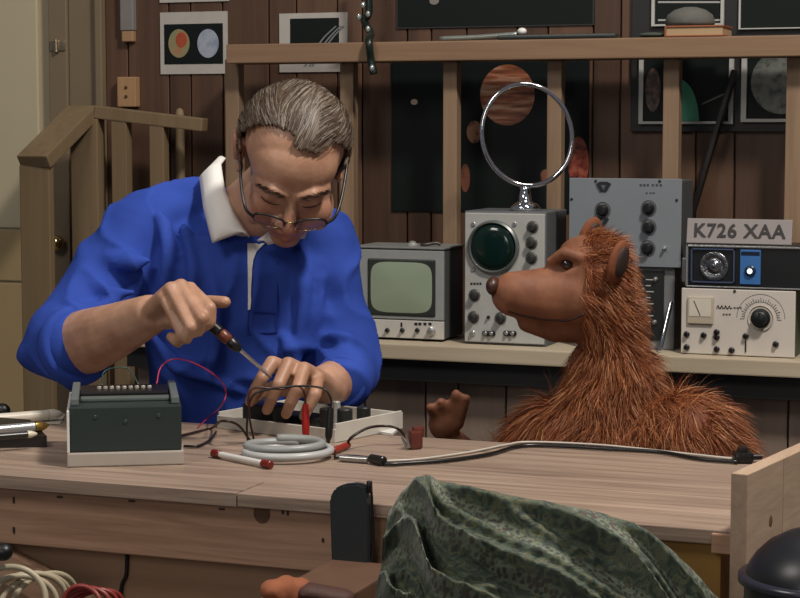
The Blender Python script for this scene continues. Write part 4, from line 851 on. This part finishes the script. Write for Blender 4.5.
# folds: ridges laid along the cloth's pull
def fold(pts, r): chain(bm, spl(pts, 5), [r * 1.25 * (.35 + .65 * math.sin(PI * i / (len(spl(pts, 5)) - 1))) for i in range(len(spl(pts, 5)))])
for pts, r in (
    ([c(92, 250, 3.40), c(118, 262, 3.365), c(150, 262, 3.36)], .013), ([c(72, 272, 3.38), c(100, 290, 3.345), c(132, 292, 3.34)], .014),
    ([c(50, 300, 3.36), c(80, 312, 3.30), c(118, 300, 3.33)], .014), ([c(30, 330, 3.36), c(56, 318, 3.29), c(96, 312, 3.30)], .012),
    ([c(30, 355, 3.33), c(45, 335, 3.285), c(62, 325, 3.27)], .010), ([c(40, 375, 3.31), c(50, 355, 3.265), c(62, 338, 3.25)], .010),
    ([c(160, 215, 3.40), c(168, 255, 3.36), c(160, 300, 3.37)], .012), ([c(185, 225, 3.385), c(192, 275, 3.35), c(185, 330, 3.355)], .010),
    ([c(205, 250, 3.37), c(216, 300, 3.345), c(212, 380, 3.355)], .009), ([c(300, 248, 3.375), c(304, 300, 3.35), c(296, 372, 3.355)], .012),
    ([c(318, 262, 3.385), c(318, 310, 3.365), c(306, 350, 3.36)], .011), ([c(312, 300, 3.385), c(334, 318, 3.372), c(356, 318, 3.39)], .010),
    ([c(318, 340, 3.37), c(340, 336, 3.32), c(362, 345, 3.34)], .010), ([c(320, 358, 3.34), c(345, 352, 3.305), c(370, 362, 3.33)], .009),
    ([c(278, 330, 3.36), c(292, 352, 3.345), c(300, 392, 3.36)], .009), ([c(150, 332, 3.375), c(180, 368, 3.36), c(240, 392, 3.355)], .009)):
    fold(pts, r)
me = melt(bm, .006, 3, .5)
for v in me.vertices: v.co += V((noise.noise(v.co * 14), noise.noise(v.co * 14 + V((9, 3, 1))), noise.noise(v.co * 13 + V((2, 7, 5))))) * .0035
nrm_ = [v.normal.copy() for v in me.vertices]
for v in me.vertices:
    p_ = v.co + V((noise.noise(v.co * 5), noise.noise(v.co * 5 + V((3, 3, 3))), 0)) * .08
    v.co += nrm_[v.index] * (.011 * (1 - abs(noise.noise(V((p_.x * 9 + p_.z * 5, p_.y * 7, p_.z * 7 - p_.x * 4))))) ** 5 - .003)
def knit():
    m, N, L, P_ = base('blue_knit'); tc = N.new('ShaderNodeTexCoord'); nz = N.new('ShaderNodeTexNoise'); nz.inputs['Scale'].default_value = 300; L.new(tc.outputs['Object'], nz.inputs['Vector'])
    n2 = N.new('ShaderNodeTexNoise'); n2.inputs['Scale'].default_value = 9; L.new(tc.outputs['Object'], n2.inputs['Vector'])
    cr = N.new('ShaderNodeValToRGB'); e = cr.color_ramp.elements; e[0].position = .3; e[0].color = lin('28408e'); e[1].position = .7; e[1].color = lin('324ca4'); L.new(n2.outputs['Fac'], cr.inputs[0]); L.new(cr.outputs[0], P_.inputs['Base Color'])
    b = N.new('ShaderNodeBump'); b.inputs['Strength'].default_value = .2; b.inputs['Distance'].default_value = .002; L.new(nz.outputs['Fac'], b.inputs['Height']); L.new(b.outputs[0], P_.inputs['Normal'])
    P_.inputs['Roughness'].default_value = .85; P_.inputs['Specular IOR Level'].default_value = .15; return m
BLUE = knit()
shirt = obj('sweatshirt', me, BLUE, man, True)
bvh = BVHTree.FromPolygons([man.location + v.co for v in shirt.data.vertices], [p.vertices[:] for p in shirt.data.polygons])
def hit(px_, py_, off=0.0):
    d = ray(px_, py_).normalized(); loc, n, i, dist = bvh.ray_cast(CAM, d)
    return loc + n * off if loc is not None else c(px_, py_, 3.36)
def cuff(p, d, r, wd, name='cuff'):
    a, b, d = frame(d); bm = NB()
    rings(bm, [circ(p + d * o_, a, b, r * q, r * q, 32) for o_, q in ((-wd, .86), (-wd, 1.0), (-wd * .5, 1.06), (0, 1.03), (wd * .2, .97), (wd * .2, .86))]); obj(name, bm, BLUE, shirt, True)
cuff(c(79, 345, 3.275), (c(112, 332, 3.20) - c(66, 347, 3.33)), .067, .026)
cuff(c(340, 382, 3.275), (WRL - ELL), .046, .02)
# placket: white strip and stitched box
bm = NB()
Lp = [hit(247.5 + .15 * i, 244 + i * 8.2, .003) for i in range(9)]; Rp = [hit((264, 257, 254, 252.8, 252.4, 252, 251.8, 251.5, 251)[i], 244 + i * 8.2, .003) for i in range(9)]
for i in range(8):
    q = [Lp[i], Lp[i + 1], Rp[i + 1], Rp[i]]; plate(bm, q, BY * .004)
bmesh.ops.remove_doubles(bm, verts=bm.verts[:], dist=1e-5); obj('placket_edge', bm, mat('d6d3cf', .7), shirt, False, 'white placket strip')
bm = NB()
tube(bm, [hit(x_, y_, .0012) for x_, y_ in ((249, 311), (248, 322), (248, 333))], .0012, 5, 3); tube(bm, [hit(x_, y_, .0012) for x_, y_ in ((248, 333), (262, 333), (276, 332))], .0012, 5, 3); tube(bm, [hit(x_, y_, .0012) for x_, y_ in ((250, 311), (263, 312), (276, 313))], .0012, 5, 3); tube(bm, [hit(x_, y_, .0012) for x_, y_ in ((277, 262), (277, 290), (277, 333))], .0012, 5, 4)
obj('stitching', bm, mat('142a86', .8), shirt)
# collar
CW = mat('dedbd6', .75, 0, .04, 40)
def lin_(pts, k=5): return [pts[i].lerp(pts[i + 1], j / k) for i in range(len(pts) - 1) for j in range(k)] + [pts[-1]]
def strip(inner, outer, th, name='collar_flap'):
    n = len(inner); bm = NB(); K = 6
    G = []
    for a, b in zip(inner, outer):
        G.append([bm.verts.new(a.lerp(b, j / K) + (-BY * .012 + BZ * .006) * math.sin(PI * j / K)) for j in range(K + 1)])
    for i in range(n - 1):
        for j in range(K): bm.faces.new((G[i][j], G[i + 1][j], G[i + 1][j + 1], G[i][j + 1]))
    o = obj(name, bm, CW, shirt, True, 'white collar flap'); md = o.modifiers.new('t', 'SOLIDIFY'); md.thickness = .004; return o
inn = lin_([c(226, 158, 3.53), c(221, 163, 3.46), c(225, 190, 3.395), c(237, 216, 3.36), c(250, 236, 3.345)], 5)
out = lin_([c(216, 160, 3.57), c(199, 177, 3.47), c(203, 207, 3.385), c(212, 243, 3.335), c(241, 233, 3.335)], 5)
strip(inn, out, .004)
inn = lin_([c(296, 185, 3.53), c(294, 200, 3.46), c(288, 215, 3.40), c(274, 228, 3.36), c(257, 240, 3.345)], 5)
out = lin_([c(306, 188, 3.54), c(312, 205, 3.46), c(312, 218, 3.39), c(305, 238, 3.34), c(268, 245, 3.335)], 5)
strip(inn, out, .004)
bm = NB(); R = [circ(c(253, 212, 3.46) + BY * .0 - BZ * (.03 * k_), (BX + BZ * -.15).normalized(), (BY + BZ * .25).normalized(), .076 + .006 * k_, .078 + .008 * k_, 40) for k_ in range(3)]
vs2 = [[bm.verts.new(p) for p in r] for r in R]
for a, b in zip(vs2, vs2[1:]):
    for i in range(40): bm.faces.new((a[i], a[(i + 1) % 40], b[(i + 1) % 40], b[i]))
o = obj('collar_band', bm, CW, shirt, True); md = o.modifiers.new('t', 'SOLIDIFY'); md.thickness = .004
# --- hair: cap plus combed strands
def hair_ok(r, f, u):                               # head-local, metres
    R_ = math.hypot(r, u - .04)
    if u > .03:
        line = .046 - .55 * max(0, abs(r - .012) - .012) + (.012 if abs(r - .012) < .02 else 0)
        return f < line and (u > .056 or f < line - .012)
    if u > -.03: return f < (.006 if r < 0 else .022) - .4 * max(0, .02 - u) and not (r < 0 and abs(r) > .06 and u < .012 and f > -.034)
    return f < -.05 and u > -.075
def skull(th, ph):
    return (.0785 * math.cos(ph) * math.cos(th), -.012 + .0925 * math.cos(ph) * math.sin(th), .036 + .0785 * math.sin(ph))
bm = NB(); n, m = 96, 60; G = {}
for i in range(n):
    for j in range(m + 1):
        th, ph = 2 * PI * i / n, -1.25 + (PI / 2 + 1.25) * j / m
        r, f, u = skull(th, ph); ok = hair_ok(r, f, u)
        if ok: k_ = 1.07 + (.05 if r > 0 else .085) * max(0, min(1, (abs(r) - .045) / .03)) * (u < .09) + .012 * noise.noise(V((r * 60, f * 14, u * 40))); G[i, j] = bm.verts.new(H(r * k_, -.012 + (f + .012) * k_, .036 + (u - .036) * k_))
for i in range(n):
    for j in range(m):
        q = [G.get(z) for z in ((i, j), ((i + 1) % n, j), ((i + 1) % n, j + 1), (i, j + 1))]
        if all(q): bm.faces.new(q)
def hairmat():
    m, N, L, P_ = base('grey_hair'); geo = N.new('ShaderNodeNewGeometry'); cr = N.new('ShaderNodeValToRGB'); e = cr.color_ramp.elements; e[0].position = 0; e[0].color = lin('382c23'); e[1].position = 1; e[1].color = lin('8f857a'); q = e.new(.55); q.color = lin('5a4a3c')
    L.new(geo.outputs['Random Per Island'], cr.inputs[0]); L.new(cr.outputs[0], P_.inputs['Base Color']); P_.inputs['Roughness'].default_value = .5; P_.inputs['Specular IOR Level'].default_value = .3; return m
HM = hairmat()
o = obj('hair', bm, mat('5e4f42', .5, 0, .2, 90), man, True); md = o.modifiers.new('t', 'SOLIDIFY'); md.thickness = .006; md.offset = -1
def ribbon(bm, P_, wd, side):
    pv = None; n = len(P_)
    for i, p in enumerate(P_):
        w_ = wd * (1 - .85 * (i / (n - 1)) ** 1.5); a = bm.verts.new(p - side * w_); b = bm.verts.new(p + side * w_)
        if pv: bm.faces.new((pv[0], pv[1], b, a))
        pv = (a, b)
rnd = random.Random(3)
bm = NB(); cnt = 0
while cnt < 5200:
    th, ph = rnd.uniform(0, 2 * PI), math.asin(rnd.uniform(-.9, 1))
    r, f, u = skull(th, ph)
    if not hair_ok(r, f, u): continue
    cnt += 1
    nl = V((r / .0785 ** 2, (f + .012) / .0925 ** 2, (u - .036) / .0785 ** 2)).normalized()
    cur = V((r, f + .012, u - .036)); L_ = rnd.uniform(.03, .06); P_ = []
    flow = V((.35 + .9 * (r > .02) * .4 - .5 * (r < -.03), -1, -.15 - (.5 if u < .03 else 0))); flow += V((noise.noise(V((r * 30, f * 20, u * 20))), 0, noise.noise(V((r * 20 + 4, f * 20, u * 30))))) * .6
    lift = rnd.uniform(1.06, 1.10) + (.055 if r > 0 else .09) * max(0, min(1, (abs(r) - .045) / .03)) * (u < .09)
    for s_ in range(5):
        k_ = math.sqrt((cur.x / .0785) ** 2 + (cur.y / .0925) ** 2 + (cur.z / .0785) ** 2); q = cur / k_ * (lift + .02 * math.sin(s_ * .9))
        P_.append(H(q.x, q.y - .012, q.z + .036))
        nn_ = V((cur.x / .0785 ** 2, cur.y / .0925 ** 2, cur.z / .0785 ** 2)).normalized(); tt = (flow - nn_ * flow.dot(nn_)).normalized(); cur = cur / k_ + tt * (L_ / 4)
    nn_w = (hr * nl.x + hf * nl.y + hu * nl.z); side = (P_[1] - P_[0]).cross(nn_w).normalized()
    ribbon(bm, P_, rnd.uniform(.0005, .0010), side)
me = bpy.data.meshes.new('strands'); bm.to_mesh(me); bm.free(); so = obj('hair_strands', me, HM, man, True); so['kind'] = 'stuff'
# eyebrows
for s in (-1, 1):
    bm = NB(); rn = random.Random(5)
    for i in range(110):
        t_ = rn.random(); p = H(s * (.010 + .042 * t_), .099 - .018 * t_ ** 1.6 + .0, .022 + .006 * math.sin(t_ * 2.6) + rn.uniform(-.004, .004)); d_ = (hr * s * .9 + hf * .25 + hu * rn.uniform(-.1, .5)).normalized()
        ribbon(bm, [p, p + d_ * .006 + hf * .0015, p + d_ * .011], .0006, d_.cross(hf).normalized())
    me = bpy.data.meshes.new('brow'); bm.to_mesh(me); bm.free(); obj('eyebrow', me, mat('4e4036', .6), man)
    bm = NB(); P_ = [H(s * (.018 + .029 * q), .0865 - .012 * q * q - .0, -.0085 - .003 * math.sin(q * PI)) for q in (0, .25, .5, .75, 1)]; tube(bm, P_, .0008, 6, 3); obj('eyelashes', bm, mat('2a201a', .6), man, True)
# --- glasses
GL = thing('eyeglasses', '', '', H(0, .105, -.012)); del GL['label'], GL['category']
FR = mat('1a1512', .35, 0); GO = mat('b9a67a', .2, .9)
gp = GL.location.copy()
lensm, N, L, P_ = base('lens_glass'); P_.inputs['Roughness'].default_value = .03; P_.inputs['Transmission Weight'].default_value = 1; P_.inputs['IOR'].default_value = 1.12; P_.inputs['Base Color'].default_value = (.95, .97, .96, 1)
for s in (-1, 1):
    ctr = H(s * .0325, .112, -.020); a = (hr * .97 - hf * s * .2).normalized(); b = (hu * .96 + hf * .2).normalized()
    ring = []
    for i in range(33):
        th = 2 * PI * i / 32; cs, sn = math.cos(th), math.sin(th); ring.append(ctr + a * .027 * math.copysign(abs(cs) ** .75, cs) + b * .0185 * math.copysign(abs(sn) ** .75, sn))
    bm = NB(); tube(bm, ring[:17], .0022, 8, 2); obj('upper_rim', bm, FR, GL, True)
    bm = NB(); tube(bm, ring[16:], .0013, 8, 2); obj('lower_rim', bm, GO, GL, True)
    bm = NB(); plate(bm, ring[:-1], (a.cross(b)).normalized() * .0012); obj('lens', bm, lensm, GL)
    hinge = ring[0 if s > 0 else 16]
    bm = NB(); tube(bm, [hinge, H(s * .070, .098, -.010), H(s * .079, .06, .0), H(s * .085, .0, .014), H(s * .087, -.024, .010), H(s * .084, -.040, -.008)], .0026, 8, 6); obj('temple_arm', bm, FR, GL, True)
bm = NB(); tube(bm, [H(-.007, .115, -.016), H(0, .121, -.011), H(.007, .115, -.016)], .0017, 8, 5); obj('bridge', bm, GO, GL, True)
GL.parent = man; GL.location = gp - man.location

# screwdriver in the right hand
A0, A1 = c(184, 301, 3.035), c(240, 350, 3.03); tip = c(271, 377, 3.10); d = (A1 - A0).normalized(); Lh = (A1 - A0).length
t = thing('screwdriver', 'screwdriver with a black and red brown handle held in the right hand', 'screwdriver', A1)
bm = NB(); lathe(bm, A0, d, [(0, .004), (.002, .009), (Lh * .3, .0105), (Lh * .62, .0098), (Lh * .64, .0075)], 16); obj('handle', bm, mat('161414', .35), t, 40)
bm = NB(); lathe(bm, A0 + d * Lh * .645, d, [(0, .0078), (.004, .0098), (Lh * .14, .0094), (Lh * .16, .008)], 16); obj('red_band', bm, mat('6a3420', .35), t, 40, 'red brown band')
bm = NB(); lathe(bm, A0 + d * Lh * .81, d, [(0, .0085), (.003, .0098), (Lh * .13, .009), (Lh * .19, .0045)], 16); obj('ferrule', bm, mat('131313', .35), t, 40)
bm = NB(); lathe(bm, A1, (tip - A1), [(0, .0034), ((tip - A1).length - .012, .0032), ((tip - A1).length, .002)], 14); obj('shaft', bm, mat('cdd2d8', .22, .9), t, 40)

# ------------------------------------------------------------------ furry puppet (plain shaggy animal)
pup = thing('furry_puppet', 'shaggy reddish brown furry animal with a long muzzle sitting behind the bench', 'puppet', c(622, 470, 3.14) - BZ * c(622, 470, 3.14).z)
Yp = 3.165
def c2(x, y, D): return c(x, y, D + .0007 * (622 - x))
def q_(n): return n * Yp / FPX
bm = NB(); AX = (BX, BY, BZ)
ell(bm, c2(622, 480, Yp + .02), AX, (q_(100), .13, q_(95)), 30, 18)
cap(bm, c2(560, 440, Yp), c2(690, 438, Yp), q_(44), q_(44)); cap(bm, c2(610, 420, Yp), c2(612, 380, Yp), q_(48), q_(40))
chain(bm, [c2(695, 438, Yp), c2(722, 470, Yp - .01), c2(735, 520, Yp)], [q_(34), q_(30), q_(26)])            # arm at the right
chain(bm, [c2(548, 440, Yp), c2(518, 478, Yp - .0), c2(480, 470, Yp + .02), c2(452, 440, Yp + .03)], [q_(36), q_(26), q_(18), q_(14)])   # raised arm
chain(bm, [c(616, 390, Yp), c(610, 345, Yp), c(604, 310, Yp)], [q_(38), q_(31), q_(36)])                  # neck
ell(bm, c(592, 284, Yp), AX, (q_(40), .07, q_(44)), 30, 18)                                               # skull
ell(bm, c(592, 254, Yp), AX, (q_(34), .055, q_(20)), 24, 14)
chain(bm, [c(578, 296, Yp - .01), c(545, 297, Yp - .02), c(514, 294, Yp - .03)], [q_(37), q_(30), q_(23)])     # muzzle
chain(bm, [c(584, 318, Yp), c(556, 325, Yp - .012), c(528, 322, Yp - .022)], [q_(26), q_(18), q_(11)])     # lower jaw
chain(bm, [c(550, 262, Yp - .035), c(565, 253, Yp - .05), c(582, 258, Yp - .055)], [q_(5), q_(7), q_(6)]); chain(bm, [c(553, 272, Yp - .035), c(568, 274, Yp - .05), c(584, 268, Yp - .055)], [q_(4), q_(5), q_(5)])                                           # brow
Yw = Yp + .13
ell(bm, c(444, 424, Yw), AX, (q_(17), .02, q_(18)), 20, 12)
for a_, b_, r_ in (((436, 418), (430, 407), 6.5), ((443, 415), (441, 402), 6.8), ((452, 418), (456, 394), 7.0), ((458, 424), (466, 398), 6.8)):
    cap(bm, c(*a_, Yw - .005), c(*b_, Yw - .02), q_(r_), q_(r_ * .8))
me = melt(bm, .005, 5, .5)
def furbase():
    m, N, L, P_ = base('puppet_hide'); at = N.new('ShaderNodeAttribute'); at.attribute_name = 'bare'; tc = N.new('ShaderNodeTexCoord'); nz = N.new('ShaderNodeTexNoise'); nz.inputs['Scale'].default_value = 30; nz.inputs['Detail'].default_value = 5; L.new(tc.outputs['Object'], nz.inputs['Vector'])
    cr = N.new('ShaderNodeValToRGB'); e = cr.color_ramp.elements; e[0].position = .3; e[0].color = lin('66402e'); e[1].position = .7; e[1].color = lin('865840'); L.new(nz.outputs['Fac'], cr.inputs[0])
    mx = N.new('ShaderNodeMixRGB'); mx.inputs[1].default_value = lin('6e3a1e'); L.new(at.outputs['Fac'], mx.inputs[0]); L.new(cr.outputs[0], mx.inputs[2]); L.new(mx.outputs[0], P_.inputs['Base Color']); P_.inputs['Roughness'].default_value = .6; P_.inputs['Specular IOR Level'].default_value = .25
    b = N.new('ShaderNodeBump'); b.inputs['Strength'].default_value = .3; b.inputs['Distance'].default_value = .003; L.new(nz.outputs['Fac'], b.inputs['Height']); L.new(b.outputs[0], P_.inputs['Normal']); return m
mz = [c(560, 300, Yp - .02), c(514, 296, Yp - .03), c(540, 322, Yp - .02), c(530, 306, Yp - .025)]
def bare(p):                                          # short haired muzzle and paw
    q = (p - CAM).dot(BX) / (p - CAM).dot(BY) * FPX + 400
    f = max(0, min(1, (592 - q) / 12)) if p.z > c(600, 345, Yp).z else 0
    if q < 490: f = 1
    return f
at = me.attributes.new('bare', 'FLOAT', 'POINT')
for v in me.vertices: at.data[v.index].value = bare(v.co)
fur_src = [(v.co.copy(), v.normal.copy()) for v in me.vertices]
tris = [(p.vertices[:], p.area, p.center.copy(), p.normal.copy()) for p in me.polygons]
hide = obj('body', me, furbase(), pup, True); bvp = BVHTree.FromPolygons([pup.location + v.co for v in hide.data.vertices], [p.vertices[:] for p in hide.data.polygons])
def onp(x_, y_): return bvp.ray_cast(CAM, ray(x_, y_).normalized())[0] or c(x_, y_, Yp)
fm, N, L, P_ = base('shaggy_fur'); geo = N.new('ShaderNodeNewGeometry'); cr = N.new('ShaderNodeValToRGB'); e = cr.color_ramp.elements
e[0].position = 0; e[0].color = lin('5c301a'); e[1].position = 1; e[1].color = lin('c48f62'); q = e.new(.45); q.color = lin('88492a'); q = e.new(.8); q.color = lin('a86a40')
L.new(geo.outputs['Random Per Island'], cr.inputs[0]); L.new(cr.outputs[0], P_.inputs['Base Color']); P_.inputs['Roughness'].default_value = .5; P_.inputs['Specular IOR Level'].default_value = .3
rn = random.Random(11); cum = []; tot = 0
zcut = ZB - .12
for t_ in tris:
    tot += t_[1] if t_[2].z > zcut else 0; cum.append(tot)
import bisect
bm = NB(); cnt = 0; hc = c(600, 285, Yp); zn = c(600, 345, Yp).z; zbody = c(600, 385, Yp).z
while cnt < 42000:
    vid, ar, ce, no = tris[bisect.bisect(cum, rn.random() * tot)]
    b_ = bare(ce)
    if rn.random() < b_: 
        continue
    cnt += 1
    p = ce + V((rn.uniform(-.003, .003), rn.uniform(-.003, .003), rn.uniform(-.003, .003)))
    if p.z < zbody: L_ = rn.uniform(.035, .065)
    elif p.z < zn: L_ = rn.uniform(.025, .05)
    else: L_ = rn.uniform(.014, .03)
    clump = V((noise.noise(p * 26), noise.noise(p * 26 + V((5, 1, 9))), noise.noise(p * 26 + V((8, 4, 2)))))
    comb = V((0, 0, -1.0))
    if p.z > zn: comb = BX * .9 + BZ * (.15 if p.z > c(600, 262, Yp).z else -.5)
    else: comb = BZ * -1.0 + BX * (.6 * max(-1, min(1, (p - c(612, 420, Yp)).dot(BX) / .12)))
    d_ = (no * .55 + comb * .55 + clump * .55 + V((rn.uniform(-1, 1), rn.uniform(-1, 1), rn.uniform(-1, 1))) * .22).normalized()
    P_ = [p - no * .002]; cur = p
    for s_ in range(1, 4):
        cur = cur + (d_ + BZ * (-.16 * s_) + no * -.05 * s_).normalized() * L_ / 3; P_.append(cur)
    sd = d_.cross(V((rn.uniform(-1, 1), rn.uniform(-1, 1), rn.uniform(-1, 1)))).normalized()
    ribbon(bm, P_, rn.uniform(.0003, .00065), sd)
me = bpy.data.meshes.new('fur'); bm.to_mesh(me); bm.free(); fo = obj('fur', me, fm, pup, True); fo['kind'] = 'stuff'
# ears, eyes, nose, mouth line
for (px_, py_, Y_, s) in ((618, 262, Yp - .075, 1), (590, 238, Yp + .05, 0)):
    ctr = c(px_, py_, Y_); fx = (BX * .75 - BY * .66).normalized() if s else (BX * .6 - BY * .8).normalized(); sx = BZ.cross(fx).normalized()
    bm = NB(); ell(bm, ctr, (sx, fx, (BZ * .97 + BX * .2).normalized()), (q_(15), .011, q_(22)), 22, 14); eo = obj('ear', bm, mat('6e3a1c', .8, 0, .25, 60, .3), pup, True)
    bm = NB(); ell(bm, ctr + fx * .0075, (sx, fx, (BZ * .97 + BX * .2).normalized()), (q_(10), .007, q_(16)), 20, 12); obj('inner_ear', bm, mat('2a1a14', .7), eo, True)
for px_, py_, Y_ in ((567, 264, Yp - .049), (556, 262, Yp + .035)):
    bm = NB(); ell(bm, c(px_, py_, Y_), AX, (.0095, .0095, .0095), 18, 12); obj('eye', bm, mat('1a0f0a', .06, 0, .1, 30, 0, .7, .5), pup, True)
bm = NB(); ell(bm, c(494, 286, Yp - .035), ((BX - BY * .3).normalized(), (BY + BX * .3).normalized(), BZ), (.013, .022, .016), 22, 14); obj('nose', bm, mat('3d2218', .4, 0, .2, 50), pup, True)
bm = NB(); tube(bm, [onp(x_, y_) for x_, y_ in ((508, 311), (520, 315), (535, 318), (552, 320), (568, 320), (584, 314))], .0022, 8); obj('mouth_line', bm, mat('331a10', .7), pup, True)
